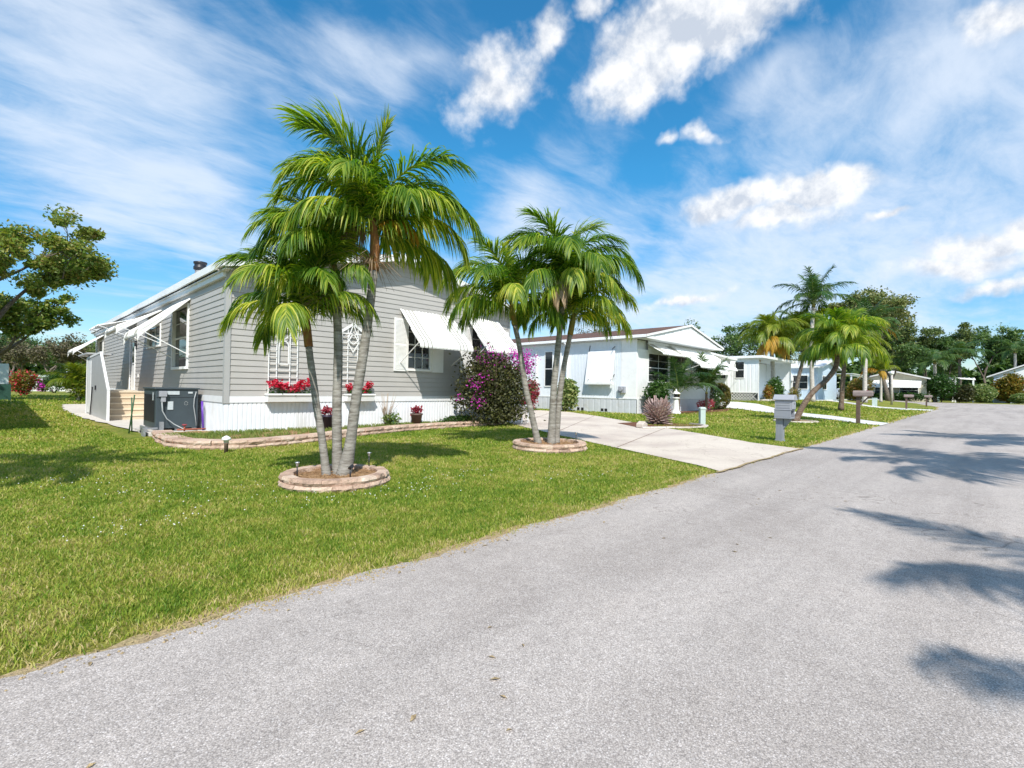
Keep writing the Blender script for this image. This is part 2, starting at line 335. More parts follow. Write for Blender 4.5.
def link_np(name, V, F, m, parent=None, off=(0, 0, 0), smooth=False, attr=None):
    """fast mesh from numpy: V (n,3), F list of arrays of faces with equal size"""
    me = bpy.data.meshes.new(name)
    V = np.asarray(V, dtype=np.float32)-np.asarray(off, dtype=np.float32)
    me.vertices.add(len(V)); me.vertices.foreach_set('co', V.ravel())
    loops = np.concatenate([f.ravel() for f in F]).astype(np.int32)
    sizes = np.concatenate([np.full(len(f), f.shape[1]) for f in F]).astype(np.int32)
    me.loops.add(len(loops)); me.loops.foreach_set('vertex_index', loops)
    me.polygons.add(len(sizes)); st = np.concatenate([[0], np.cumsum(sizes)[:-1]]).astype(np.int32)
    me.polygons.foreach_set('loop_start', st)
    try: me.polygons.foreach_set('loop_total', sizes)
    except Exception: pass
    if smooth: me.polygons.foreach_set('use_smooth', np.ones(len(sizes), dtype=bool))
    me.update(calc_edges=True)
    if attr is not None:
        a = me.attributes.new('rnd', 'FLOAT', 'POINT'); a.data.foreach_set('value', np.asarray(attr, dtype=np.float32))
    me.materials.append(m)
    o = bpy.data.objects.new(name, me); col.objects.link(o)
    if parent is not None: o.parent = parent
    return o
OFF = {}
def part(name, mb, m, parent=None, bevel=0, label=None):
    off = OFF.get(parent.as_pointer(), (0, 0, 0)) if parent else (0, 0, 0)
    me = bpy.data.meshes.new(name)
    me.from_pydata([(v[0]-off[0], v[1]-off[1], v[2]-off[2]) for v in mb.v], [], mb.f)
    ms = m if isinstance(m, (list, tuple)) else [m]
    for q in ms: me.materials.append(q)
    me.polygons.foreach_set('use_smooth', mb.sm); me.polygons.foreach_set('material_index', mb.mi); me.update()
    o = bpy.data.objects.new(name, me); col.objects.link(o)
    if parent is not None: o.parent = parent; OFF[o.as_pointer()] = off
    if bevel:
        b = o.modifiers.new('bevel', 'BEVEL'); b.width = bevel; b.segments = 2; b.limit_method = 'ANGLE'
    if label: o['label'] = label
    return o
def tag(o, label=None, cat=None, group=None, kind=None):
    if label: o['label'] = label
    if cat: o['category'] = cat
    if group: o['group'] = group
    if kind: o['kind'] = kind
    return o
def thing(name, label, cat, loc=(0, 0, 0), group=None):
    o = bpy.data.objects.new(name, None); o.empty_display_size = 0.2; col.objects.link(o); o.location = loc
    OFF[o.as_pointer()] = tuple(loc)
    return tag(o, label, cat, group)
KEEP = []
def copy_tree(o, loc, rotz=0, scale=1, label=None, group=None):
    r = o.copy(); col.objects.link(r); r.location = loc; r.rotation_euler = (0, 0, rotz); r.scale = (scale,)*3 if not hasattr(scale, '__len__') else scale
    if label: r['label'] = label
    if group: r['group'] = group
    for ch in list(o.children):
        c = ch.copy(); col.objects.link(c); c.parent = r
        for g in list(ch.children):
            d = g.copy(); col.objects.link(d); d.parent = c
    return r
# ------------------------------------------------------------ setting: ground, road, drives
def grid_lines(a, b, fine_a, fine_b, fine, coarse):
    L = [a]
    while L[-1] < b-1e-6:
        x = L[-1]; st = fine if fine_a <= x < fine_b else coarse
        L.append(min(b, x+st))
    return L
gx = grid_lines(-420, 720, -30, 126, 1.0, 30); gy = grid_lines(-420, 600, -30, 60, 1.0, 30)
X, Y = np.meshgrid(gx, gy); V = np.stack([X, Y, TZ(X, Y)], -1).reshape(-1, 3)
nx, ny = len(gx), len(gy)
I = np.arange(nx*ny).reshape(ny, nx)
F = np.stack([I[:-1, :-1], I[:-1, 1:], I[1:, 1:], I[1:, :-1]], -1).reshape(-1, 4)
g = link_np('ground', V, [F], M['lawn'], smooth=True); tag(g, kind='structure')

def wig(x, amp=0.03, ph=0.0):
    return amp*(math.sin(x*3.1+ph)+0.6*math.sin(x*7.7+1.3+ph)+0.4*math.sin(x*17.3+ph)+0.3*math.sin(x*31+2*ph))
def sheet(name, left, right, z, m, n=6):
    """strip between two polylines of the same length, draped on the terrain"""
    mb = MB(); L = len(left)
    for i in range(L):
        for k in range(n+1):
            t = k/n; x = left[i][0]*(1-t)+right[i][0]*t; y = left[i][1]*(1-t)+right[i][1]*t
            mb.v.append((x, y, float(TZ(x, y))+z))
    for i in range(L-1):
        for k in range(n):
            a = i*(n+1)+k; mb.f.append((a, a+n+1, a+n+2, a+1)); mb.sm.append(True); mb.mi.append(0)
    o = part(name, mb, m); tag(o, kind='structure'); return o
def dens(pl, st=0.25, amp=0.0, ph=0.0):
    out = []
    for (x0, y0), (x1, y1) in zip(pl[:-1], pl[1:]):
        d = math.hypot(x1-x0, y1-y0); n = max(1, int(d/st)); nxv, nyv = -(y1-y0)/d, (x1-x0)/d
        for i in range(n):
            t = i/n; s = x0+y0+t*d; w = wig(s, amp, ph); out.append((x0+(x1-x0)*t+nxv*w, y0+(y1-y0)*t+nyv*w))
    out.append(pl[-1]); return out
def resample(pl, n):
    P = np.array(pl, float); d = np.concatenate([[0], np.cumsum(np.hypot(*np.diff(P, axis=0).T))])
    t = np.linspace(0, d[-1], n); return [(float(np.interp(q, d, P[:, 0])), float(np.interp(q, d, P[:, 1]))) for q in t]
# main street: left edge y = 3.05, bends a little to the left far away
rl = dens([(-60, 3.06), (12.5, 3.07), (30, 3.15), (58, 3.3)], 0.07, 0.034)+dens([(58, 3.3), (70, 3.5), (73.5, 4.0), (84, 5.8), (96, 7.5), (100, 8.8), (103, 12)], 0.6, 0.03)
n = len(rl)
rr = [(x, -4.1+wig(x, 0.03, 2)) for x, y in rl]; rr = [(x, y) if x < 100 else (x, y) for x, y in rr]
sheet('road', rl, rr, 0.005, M['asphalt'], 5)
sheet('cross_road', [(103-0.4*math.sin(t), t) for t in range(-90, 91, 3)], [(113.5+0.3*math.sin(t*.3), t) for t in range(-90, 91, 3)], 0.009, M['asphalt'], 3)
# dry soil along the asphalt edge
sh1 = dens([(-60, 3.14), (12.5, 3.14), (30, 3.26), (58, 3.45), (70, 3.65), (73, 4.1)], 0.12, 0.04, 1.0)
sheet('road_shoulder', sh1, [(x, y-0.4) for x, y in sh1], 0.0025, M['dirt'], 1)
# near driveway
dn = [(8.02, 3.05), (8.4, 3.55), (9.0, 4.8), (9.8, 6.5), (10.8, 8.5), (12.2, 11.2), (13.3, 13.0), (13.7, 14.5), (13.7, 31)]
df = [(12.75, 3.05), (13.3, 4.3), (14.8, 6.26), (16.55, 8.85), (19.9, 13.2), (22.3, 17), (22.3, 19), (22.3, 22), (22.3, 31)]
def pair(a, b, n):
    A, B = [], []
    for i in range(len(a)-1):
        k = max(2, int(math.hypot(a[i+1][0]-a[i][0], a[i+1][1]-a[i][1])/0.25))
        for j in range(k):
            t = j/k
            A.append((a[i][0]+(a[i+1][0]-a[i][0])*t+wig(i*3+t*5, .012), a[i][1]+(a[i+1][1]-a[i][1])*t))
            B.append((b[i][0]+(b[i+1][0]-b[i][0])*t+wig(i*3+t*5, .012, 2), b[i][1]+(b[i+1][1]-b[i][1])*t))
    A.append(a[-1]); B.append(b[-1]); return A, B
A_, B_ = pair(dn, df, 0); sheet('driveway', A_, B_, 0.022, M['drive'], 10)
# dirty joint between driveway and street
j1 = dens([(7.9, 3.07), (10, 3.08), (13.0, 3.08)], 0.2, 0.02)
sheet('driveway_joint', j1, [(x, y-0.05) for x, y in j1], 0.0265, M['dirt'], 1)
def across(t0):
    k = int(t0*(len(dn)-1)); u = t0*(len(dn)-1)-k
    return tuple((a[k][0]+(a[k+1][0]-a[k][0])*u, a[k][1]+(a[k+1][1]-a[k][1])*u) for a in (dn, df))
for t0 in (.33, .52, .68, .82):
    (ax, ay), (bx, by) = across(t0); L_ = math.hypot(bx-ax, by-ay); ux, uy = (bx-ax)/L_, (by-ay)/L_; mbj = MB()
    mbj.add([(ax+ux*.05, ay+uy*.05, .0265), (bx-ux*.05, by-uy*.05, .0265), (bx-ux*.05-uy*.018, by-uy*.05+ux*.018, .0265), (ax+ux*.05-uy*.018, ay+uy*.05+ux*.018, .0265)], [(0, 1, 2, 3)])
    tag(part('driveway_joint', mbj, M['redmulch']), kind='structure')
w1n = [(25.0, 3.05), (25.4, 3.54), (28.2, 5.47), (33, 9), (36.4, 12.4), (37.2, 14.5), (37.2, 30)]
w1f = [(27.4, 3.05), (28.2, 3.6), (33.3, 6.45), (37.6, 10.0), (40.4, 12.6), (41.6, 14.5), (41.6, 30)]
A_, B_ = pair(w1n, w1f, 0); sheet('driveway_beyond', A_, B_, 0.03, M['walk'], 6)
w2n = [(51.9, 3.1), (52.8, 5.1), (57.7, 7.5), (60.4, 10), (60.4, 30)]
w2f = [(56.6, 3.2), (57.6, 4.4), (61.5, 7.2), (63.8, 10), (63.8, 30)]
A_, B_ = pair(w2n, w2f, 0); sheet('path', A_, B_, 0.03, M['walk'], 6)
# narrow path along the left side of the near house
sheet('side_path', dens([(2.6, 15.0), (2.45, 16.2), (2.25, 19.5), (1.95, 24), (2.0, 30), (2.4, 36.5)], 0.5, 0.04), resample(dens([(3.7, 15.0), (3.7, 16.2), (3.7, 19.5), (3.7, 24), (3.7, 30), (3.7, 36.5)], 0.5), len(dens([(2.6, 15.0), (2.45, 16.2), (2.25, 19.5), (1.95, 24), (2.0, 30), (2.4, 36.5)], 0.5))), 0.03, M['concrete'], 3)

# ------------------------------------------------------------ regions without grass
BED = [(2.5, 14.2), (2.35, 12.9), (2.35, 11.8), (2.65, 11.0), (3.2, 10.65), (4.0, 10.65), (5.2, 11.0), (6.5, 11.6), (8.2, 12.05), (10.2, 12.25), (12.0, 12.15), (12.7, 12.5)]
def inpoly(px, py, poly):
    px = np.asarray(px); py = np.asarray(py); r = np.zeros(px.shape, bool); n = len(poly); j = n-1
    for i in range(n):
        xi, yi = poly[i]; xj, yj = poly[j]
        c = ((yi > py) != (yj > py)) & (px < (xj-xi)*(py-yi)/((yj-yi) or 1e-9)+xi); r ^= c; j = i
    return r
BEDP = BED+[(13.4, 13.3), (3.6, 14.2)]
DRIVE = dn+df[::-1]; W1 = w1n+w1f[::-1]; W2 = w2n+w2f[::-1]
R1C, R1R = (3.15, 6.28), 0.70
R2C, R2R = (8.27, 6.80), 0.80
def nograss(x, y):
    r = (y < 3.06+0.03*np.sin(x*5)+0.03*np.sin(x*13+1)+0.02*np.sin(x*31)) | inpoly(x, y, BEDP) | inpoly(x, y, DRIVE) | inpoly(x, y, W1) | inpoly(x, y, W2)
    r |= np.hypot(x-R1C[0], y-R1C[1]) < R1R-0.02
    r |= np.hypot(x-R2C[0], y-R2C[1]) < R2R-0.02
    r |= (x > 3.6) & (x < 13.7) & (y > 13) & (y < 37)
    r |= (x > 2.0) & (x <= 3.7) & (y > 13.9) & (y < 36.6)
    r |= (x > 24.1) & (x < 34.7) & (y > 12.6) & (y < 40)
    r |= (x > 44) & (x < 55) & (y > 13) & (y < 40)
    return r
# grass blades: one object nobody could count
def blades():
    Vs, Fq, Ft, At = [], [], [], []; base = 0
    bands = [(2.9, 5.5, 7500, 0.0058, 0.028), (5.5, 8, 4600, 0.0075, 0.030), (8, 11, 2500, 0.010, 0.034), (11, 15, 1200, 0.014, 0.04), (15, 22, 480, 0.022, 0.05), (22, 34, 130, 0.04, 0.07), (34, 60, 34, 0.07, 0.10)]
    for d0, d1, den, w, h in bands:
        area = 0.5*(d1*d1-d0*d0)*1.86; n = int(area*den)
        r = np.sqrt(rng.uniform(d0*d0, d1*d1, n)); th = rng.uniform(math.radians(-6), math.radians(100.5), n)
        x = r*np.cos(th); y = r*np.sin(th)
        k = ~nograss(x, y) & ((y > 3.0))
        # thinner towards the road and in worn patches
        worn = np.sin(x*1.3+1)*np.sin(y*1.7)+0.6*np.sin(x*3.7+y*2.1)
        k &= (rng.random(n) < np.clip((y-3.02)/0.16, 0.25, 1)) & (rng.random(n) < np.clip(1.15-0.25*worn, 0.5, 1))
        x = x[k]; y = y[k]; n = len(x)
        if n == 0: continue
        z = TZ(x, y); a = rng.uniform(0, 2*PI, n); hh = h*rng.uniform(0.45, 1.35, n); ww = w*rng.uniform(0.6, 1.3, n)
        ld = rng.uniform(0, 2*PI, n); lean = rng.uniform(0.2, 1.15, n)*hh
        lx, ly = np.cos(ld)*lean, np.sin(ld)*lean; wx, wy = np.cos(a)*ww/2, np.sin(a)*ww/2
        P = np.empty((n, 5, 3), np.float32)
        P[:, 0] = np.stack([x-wx, y-wy, z], 1); P[:, 1] = np.stack([x+wx, y+wy, z], 1)
        P[:, 2] = np.stack([x+lx*.4+wx*.8, y+ly*.4+wy*.8, z+hh*.62], 1); P[:, 3] = np.stack([x+lx*.4-wx*.8, y+ly*.4-wy*.8, z+hh*.62], 1)
        P[:, 4] = np.stack([x+lx, y+ly, z+hh*0.95], 1)
        rn = np.clip(rng.normal(0.5, 0.26, n)+np.where(y < 3.3, 0.5*rng.random(n), 0), 0, 1.2)
        Vs.append(P.reshape(-1, 3)); b = base+np.arange(n)*5
        Fq.append(np.stack([b, b+1, b+2, b+3], 1)); Ft.append(np.stack([b+3, b+2, b+4], 1)); At.append(np.repeat(rn, 5)); base += 5*n
    o = link_np('grass', np.concatenate(Vs), [np.concatenate(Fq), np.concatenate(Ft)], M['blade'], attr=np.concatenate(At))
    tag(o, kind='stuff')
blades()
# loose grit and dead leaves washed to the edge of the asphalt
def grit():
    mb = MB()
    for _ in range(1500):
        x = random.uniform(-1, 1)**2*0+random.triangular(-1.5, 14, 1.5); y = random.gauss(3.03, .05); r = random.uniform(.003, .010)
        if 7.9 < x < 12.9: continue
        z = .006; a = random.uniform(0, PI); dx, dy = r*math.cos(a), r*math.sin(a)
        mb.add([(x-dx, y-dy, z), (x+dy, y-dx, z), (x+dx, y+dy, z), (x-dy, y+dx, z), (x, y, z+r*.9)], [(0, 1, 4), (1, 2, 4), (2, 3, 4), (3, 0, 4)])
    for _ in range(60):
        x = random.uniform(0, 9); y = random.uniform(1.2, 3.0) if random.random() < .5 else random.gauss(2.98, .08); r = random.uniform(.012, .03); a = random.uniform(0, PI); dx, dy = r*math.cos(a), r*math.sin(a)
        mb.add([(x-dx, y-dy, .008), (x+dy*.4, y-dx*.4, .012), (x+dx, y+dy, .009), (x-dy*.4, y+dx*.4, .016)], [(0, 1, 2, 3)])
    o = part('gravel', mb, M['dirt']); tag(o, kind='stuff')
grit()
# small white clover heads scattered over the lawn
def clover():
    mb = MB(); n = 0
    cen = [(2.0, 6.3, 0.9), (1.3, 7.2, 0.7), (2.7, 5.4, 0.7), (4.6, 5.6, 0.8), (0.9, 5.4, 0.5), (3.6, 5.1, 0.5), (6.0, 4.4, 0.8), (0.6, 8.5, .6)]
    for cx, cy, s in cen:
        for _ in range(34):
            x = random.gauss(cx, s*.6); y = random.gauss(cy, s*.45)
            if x < -1 or y < 3.4 or math.hypot(x-R1C[0], y-R1C[1]) < 0.8: continue
            z = random.uniform(0.03, 0.05); r = random.uniform(0.004, 0.0085)
            mb.add([(x-r, y, z), (x+r, y, z), (x, y-r, z), (x, y+r, z), (x, y, z+r), (x, y, z-r)], [(0, 2, 4), (2, 1, 4), (1, 3, 4), (3, 0, 4), (2, 0, 5), (1, 2, 5), (3, 1, 5), (0, 3, 5)])
    o = part('clover_flowers', mb, M['lawnflower']); tag(o, kind='stuff')
clover()

# ------------------------------------------------------------ garden edgings
def blockwall(mb, pl, h, depth, blen, rows, rnd=0.012, closed=False):
    """rough split blocks laid along a polyline"""
    P = dens(pl, 0.05); d = [0]
    for a, b in zip(P[:-1], P[1:]): d.append(d[-1]+math.hypot(b[0]-a[0], b[1]-a[1]))
    tot = d[-1]
    def at(s):
        s = max(0, min(tot, s)); x = np.interp(s, d, [p[0] for p in P]); y = np.interp(s, d, [p[1] for p in P]); return Vector((float(x), float(y), 0))
    nb = int(tot/blen); rh = h/rows
    for r in range(rows):
        for i in range(nb):
            s0 = (i+(0.5 if r % 2 else 0))*tot/nb; s1 = s0+tot/nb-0.008
            if s0 >= tot: continue
            a = at(s0); b = at(min(s1, tot)); t = (b-a)
            if t.length < 0.04: continue
            t = t.normalized(); nrm = Vector((t.y, -t.x, 0)); back = -r*0.02+random.uniform(-rnd, rnd)
            dd = depth+random.uniform(-.01, .01); z0 = r*rh; z1 = z0+rh-0.004+random.uniform(-.004, .004)
            g0 = float(TZ(a.x, a.y)); v = []
            K = 4
            for z in (z0, (z0+z1)/2, z1):
                for k in range(K+1):
                    p = a.lerp(b, k/K); bulge = 0.018 if z == (z0+z1)/2 else 0
                    e = 0.012 if k in (0, K) else 0
                    q = p+nrm*(back+bulge-e+random.uniform(-.010, .010)); v.append((q.x, q.y, g0+z+random.uniform(-.003, .003)))
            for z in (z0, z1):
                for k in range(K+1):
                    q = a.lerp(b, k/K)-nrm*dd; v.append((q.x, q.y, g0+z))
            f = []
            W = K+1
            for k in range(K):
                f += [(k, k+1, W+k+1, W+k), (W+k, W+k+1, 2*W+k+1, 2*W+k), (2*W+k, 2*W+k+1, 4*W+k+1, 4*W+k), (3*W+k+1, 3*W+k, 4*W+k, 4*W+k+1), (k+1, k, 3*W+k, 3*W+k+1)]
            f += [(0, W, 2*W, 4*W, 3*W), (K, 3*W+K, 4*W+K, 2*W+K, W+K)]
            mb.add(v, f)
def ring(name, c, r, h, label):
    t = thing(name, label, 'planter', (c[0], c[1], 0), 'block planters round the palms')
    mb = MB(); N = 48
    pl = [(c[0]+r*math.cos(2*PI*k/N), c[1]+r*math.sin(2*PI*k/N)) for k in range(N+1)]
    blockwall(mb, pl, h, 0.16, 0.24, 2)
    part('edging', mb, M['block'], t)
    mu = MB(); vs = [(c[0], c[1], h*0.8)]
    for q in range(1, 5):
        for k in range(24):
            rr_ = (r-0.1)*q/4; vs.append((c[0]+rr_*math.cos(2*PI*k/24), c[1]+rr_*math.sin(2*PI*k/24), h*0.72+random.uniform(-.012, .015)-(0.02 if q == 4 else 0)))
    fs = [(0, 1+k, 1+(k+1) % 24) for k in range(24)]
    for q in range(3):
        for k in range(24):
            fs.append((1+q*24+k, 1+(q+1)*24+k, 1+(q+1)*24+(k+1) % 24, 1+q*24+(k+1) % 24))
    mu.add(vs, fs, True)
    # loose straw lying on the bed
    for _ in range(420):
        a = random.uniform(0, 2*PI); q = (r-0.14)*math.sqrt(random.random()); x, y = c[0]+q*math.cos(a), c[1]+q*math.sin(a); b = random.uniform(0, PI); L = random.uniform(.03, .09)
        z = h*0.78+random.uniform(0, .02); dx, dy = math.cos(b)*L/2, math.sin(b)*L/2; e = 0.003
        mu.add([(x-dx, y-dy, z), (x+dx, y+dy, z+random.uniform(-.01, .02)), (x+dx-dy*.06, y+dy+dx*.06, z+.004), (x-dx-dy*.06, y-dy+dx*.06, z+.004)], [(0, 1, 2, 3)])
    part('mulch', mu, M['mulch'], t)
ring('planter_ring', R1C, R1R, 0.15, 'round pink block planter at the foot of the tall triple palm')
ring('planter_ring', R2C, R2R, 0.17, 'round pink block planter at the foot of the palms beside the driveway')
# long bed in front of the near house
t = thing('garden_bed', 'long low pinkish block edging in front of the grey house', 'garden bed', (6, 12, 0))
mb = MB(); blockwall(mb, BED, 0.18, 0.38, 0.33, 2, 0.025); part('edging', mb, M['block'], t)
mb = MB()
inner = [(3.7, 14.0), (3.6, 13.4), (3.6, 13.3), (3.7, 13.2), (3.76, 13.13), (4.2, 13.125), (5.2, 13.12), (6.5, 13.12), (8.2, 13.12), (10.2, 13.12), (12, 13.12), (12.9, 13.12)]
N = len(BED)
ob = dens(BED, 0.3); ib = resample(inner, len(ob))
vs = []
for (x0, y0), (x1, y1) in zip(ob, ib):
    for k in range(5):
        tt = k/4; vs.append((x0+(x1-x0)*tt, y0+(y1-y0)*tt+(0.05 if k == 0 else 0), 0.11+random.uniform(-.015, .02)))
fs = [(i*5+k, i*5+k+1, (i+1)*5+k+1, (i+1)*5+k) for i in range(len(ob)-1) for k in range(4)]
mb.add(vs, fs, True); part('soil', mb, M['mulch'], t)
def tuft_mesh(mb, x, y, z, n, h, spread):
    for _ in range(n):
        px, py = x+random.gauss(0, spread), y+random.gauss(0, spread); a = random.uniform(0, 2*PI); w = 0.008; hh = h*random.uniform(.5, 1.2); lx, ly = math.cos(a)*hh*.5, math.sin(a)*hh*.5
        mb.add([(px-w*math.sin(a), py+w*math.cos(a), z), (px+w*math.sin(a), py-w*math.cos(a), z), (px+lx*.5+.6*w, py+ly*.5, z+hh*.7), (px+lx, py+ly, z+hh)], [(0, 1, 2), (0, 2, 3)])
mb = MB()
for i in range(420):
    s = random.random()**1.6; x = 2.6+s*9.6; yb = np.interp(x, [2.6, 3.1, 4, 5.2, 6.5, 8.2, 10.2, 12], [12.2, 11.4, 11.1, 11.45, 12.05, 12.5, 12.65, 12.6])
    y = random.uniform(yb, 13.0) if random.random() < .7 else 13.0-random.uniform(0, .15)
    tuft_mesh(mb, x, y, 0.11, 20, 0.09, 0.08)
o = part('weeds', mb, M['blade2'], t); o['kind'] = 'stuff'
# ------------------------------------------------------------ house helpers
def PX(ax, u, d, z, c):
    """wall coordinates -> world. ax 'y': wall in plane y=c facing -y, u = x; ax 'x': plane x=c facing -x, u = y. d = distance in front of the wall"""
    return (u, c-d, z) if ax == 'y' else (c-d, u, z)
def wbox(mb, ax, c, u0, u1, z0, z1, d0, d1, mi=0):
    if ax == 'y': mb.box(u0, u1, c-d1, c-d0, z0, z1, mi)
    else: mb.box(c-d1, c-d0, u0, u1, z0, z1, mi)
def lap(mb, ax, c, u0f, u1f, z0, z1, ch, openings=(), prj=0.018, mi=0):
    z = z0
    while z < z1-1e-4:
        zt = min(z+ch, z1); a, b = u0f((z+zt)/2), u1f((z+zt)/2); iv = [(a, b)] if b > a+.02 else []
        cuts = []
        for (o0, o1, p0, p1) in openings:
            if p0 < (z+zt)/2 < p1: cuts.append((o0, o1))
        for o0, o1 in cuts:
            nv = []
            for (s, e) in iv:
                if o1 <= s or o0 >= e: nv.append((s, e)); continue
                if o0 > s: nv.append((s, o0))
                if o1 < e: nv.append((o1, e))
            iv = nv
        for s, e in iv:
            pr = [(0.0, z), (prj, z), (prj, z+0.012), (0.003, zt), (0.0, zt)]
            v = [PX(ax, s, d, zz, c) for d, zz in pr]+[PX(ax, e, d, zz, c) for d, zz in pr]
            mb.add(v, [(0, 1, 6, 5), (1, 2, 7, 6), (2, 3, 8, 7), (3, 4, 9, 8), (4, 3, 2, 1, 0), (5, 6, 7, 8, 9)], mi=mi)
        z = zt
def ribbed(mb, ax, c, u0, u1, z0, z1, pitch=0.1, depth=0.015, cuts=()):
    u = u0; v = []; k = 0
    prof = []
    while u < u1:
        for du, d in ((0, 0), (pitch*.08, depth), (pitch*.75, depth), (pitch*.83, 0)):
            uu = min(u+du, u1); prof.append((uu, d))
        u += pitch
    prof.append((u1, 0))
    n = len(prof)
    vs = [PX(ax, uu, d, z0, c) for uu, d in prof]+[PX(ax, uu, d, z1, c) for uu, d in prof]
    mb.add(vs, [(i, i+1, n+i+1, n+i) for i in range(n-1)])
def window(parent, ax, c, u0, u1, z0, z1, fw=0.06, out=0.045, grid=(2, 2), label=None, recess=0.05, mat='white'):
    mb = MB()
    wbox(mb, ax, c, u0-fw, u0, z0-fw, z1+fw, 0.0, out); wbox(mb, ax, c, u1, u1+fw, z0-fw, z1+fw, 0.0, out)
    wbox(mb, ax, c, u0, u1, z1, z1+fw, 0.0, out); wbox(mb, ax, c, u0, u1, z0-fw, z0, 0.0, out+.02)
    # reveal inside
    wbox(mb, ax, c, u0, u0+.012, z0, z1, -recess, 0.0); wbox(mb, ax, c, u1-.012, u1, z0, z1, -recess, 0.0)
    w = part('window', mb, M[mat], parent, label=label)
    mb = MB(); wbox(mb, ax, c, u0+.012, u1-.012, z0, z1, -recess, -recess+.01); part('pane', mb, M['glass'], w)
    mb = MB(); zm = (z0+z1)/2
    wbox(mb, ax, c, u0+.012, u1-.012, zm-.022, zm+.022, -recess+.012, -0.005)
    gx_, gz_ = grid
    for i in range(1, gx_+1):
        uu = u0+(u1-u0)*i/(gx_+1)
        wbox(mb, ax, c, uu-.008, uu+.008, z0, zm-.022, -recess+.0125, -.015); wbox(mb, ax, c, uu-.008, uu+.008, zm+.022, z1, -recess+.0125, -.015)
    for j in range(1, gz_+1):
        for a, b in ((z0, zm-.022), (zm+.022, z1)):
            zz = a+(b-a)*j/(gz_+1); wbox(mb, ax, c, u0+.012, u1-.012, zz-.007, zz+.007, -recess+.0135, -.018)
    part('frame', mb, M[mat], w)
    return w
def awning(parent, ax, c, u0, u1, zt, D, drop, ubl=0, ubr=0, bands=(0.10, 0.9), label=None, curl=0.12, strut=True, zstrut=None, ends=False):
    """aluminium window awning: flat sloping pans with a rolled front, open sides"""
    prof = [(0.01, zt), (D*0.35, zt-drop*0.38), (D*0.7, zt-drop*0.76), (D*0.88, zt-drop*0.93), (D*0.965, zt-drop*1.03), (D, zt-drop*1.16), (D*0.99, zt-drop*1.16-curl*.35)]
    n = 40; V = []; mb = MB()
    nb = 15; pan = (u1-u0)/nb
    cols_ = []
    for i in range(nb):
        a = u0+i*pan
        for du, h in ((0.0, 0.0), (pan*.07, 0.022), (pan*.16, 0.022), (pan*.23, 0.0)):
            cols_.append((a+du, h, i))
    cols_.append((u1, 0.0, nb-1))
    for k, (d, z) in enumerate(prof):
        for (u, h, i) in cols_:
            t = d/D; uu = u+(ubl*(1-(u-u0)/(u1-u0))+ubr*((u-u0)/(u1-u0)))*t
            nx_ = 0.45*h; nz_ = 0.85*h
            V.append(PX(ax, uu, d+nx_, z+nz_, c))
    W = len(cols_); f = []
    mats = []
    for k in range(len(prof)-1):
        for j in range(W-1):
            f.append((k*W+j, k*W+j+1, (k+1)*W+j+1, (k+1)*W+j))
            i = cols_[j][2]; mats.append(1 if i in (1, 2, 3, nb-2, nb-3, nb-4) and j % 4 != 3 and bands else 0)
    b = len(mb.v); mb.v += V
    for q, mi in zip(f, mats): mb.f.append(q); mb.sm.append(False); mb.mi.append(mi)
    a = part('awning', mb, [M['awning'], M['awning_band']], parent, label=label)
    so = a.modifiers.new('thickness', 'SOLIDIFY'); so.thickness = 0.006
    if ends:
        for u, sg in ((u0, -1), (u1, 1)):
            mb = MB(); e_ = ubl if sg < 0 else ubr; up_ = [(d, z) for d, z in prof[:-1]]; lo = [(d, z-0.02-0.20*(d/D)**1.2) for d, z in prof[:-1]][::-1]
            pl_ = up_+lo; V2 = [PX(ax, u+e_*(d/D)+o_, d, z, c) for o_ in (-.004, .004) for d, z in pl_]; n2 = len(pl_)
            mb.add(V2, [tuple(range(n2)), tuple(range(n2, 2*n2))[::-1]]+[(i, (i+1) % n2, n2+(i+1) % n2, n2+i) for i in range(n2)]); part('end_panel', mb, M['awning'], a)
    if strut:
        mb = MB(); zs = zstrut if zstrut else zt-drop*1.9
        for u, e in ((u0, ubl), (u1, ubr)):
            A = PX(ax, u+e*.0, 0.02, zs, c); B = PX(ax, u+e, D*0.95, zt-drop*1.05, c); mb.bar(A, B, 0.022, 0.022)
            mb.bar(PX(ax, u+e*.55, D*.55, zt-drop*.62, c), B, 0.018, 0.018)
        mb.bar(PX(ax, u0+ubl, D*.95, zt-drop*1.06, c), PX(ax, u1+ubr, D*.95, zt-drop*1.06, c), 0.02, 0.02)
        part('strut', mb, M['white'], a)
    return a
def roof(parent, x0, x1, y0, y1, ze, zr, xr, m, th=0.06, fh=0.2, fascia=True):
    mb = MB()
    for a, b, za, zb in ((x0, xr, ze, zr), (xr, x1, zr, ze)):
        mb.add([(a, y0, za), (b, y0, zb), (b, y1, zb), (a, y1, za), (a, y0, za-th), (b, y0, zb-th), (b, y1, zb-th), (a, y1, za-th)],
               [(0, 1, 2, 3), (4, 7, 6, 5), (0, 4, 5, 1), (3, 2, 6, 7), (0, 3, 7, 4), (1, 5, 6, 2)])
    r = part('roof', mb, m, parent)
    if fascia:
        mb = MB()
        for yy in (y0, y1):
            s = -1 if yy == y0 else 1; a0, a1 = sorted((yy+s*0.003, yy+s*0.035))
            for a, b, za, zb in ((x0-.03, xr, ze, zr), (xr, x1+.03, zr, ze)):
                mb.prism([(a, za+.015-fh), (b, zb+.015-fh), (b, zb+.015), (a, za+.015)], 'y', a0, a1)
        mb.box(x0-.055, x0-.003, y0, y1, ze-fh*.8, ze+.015); mb.box(x1+.003, x1+.055, y0, y1, ze-fh*.8, ze+.015)
        # soffits
        part('fascia', mb, M['white'], r)
    return r

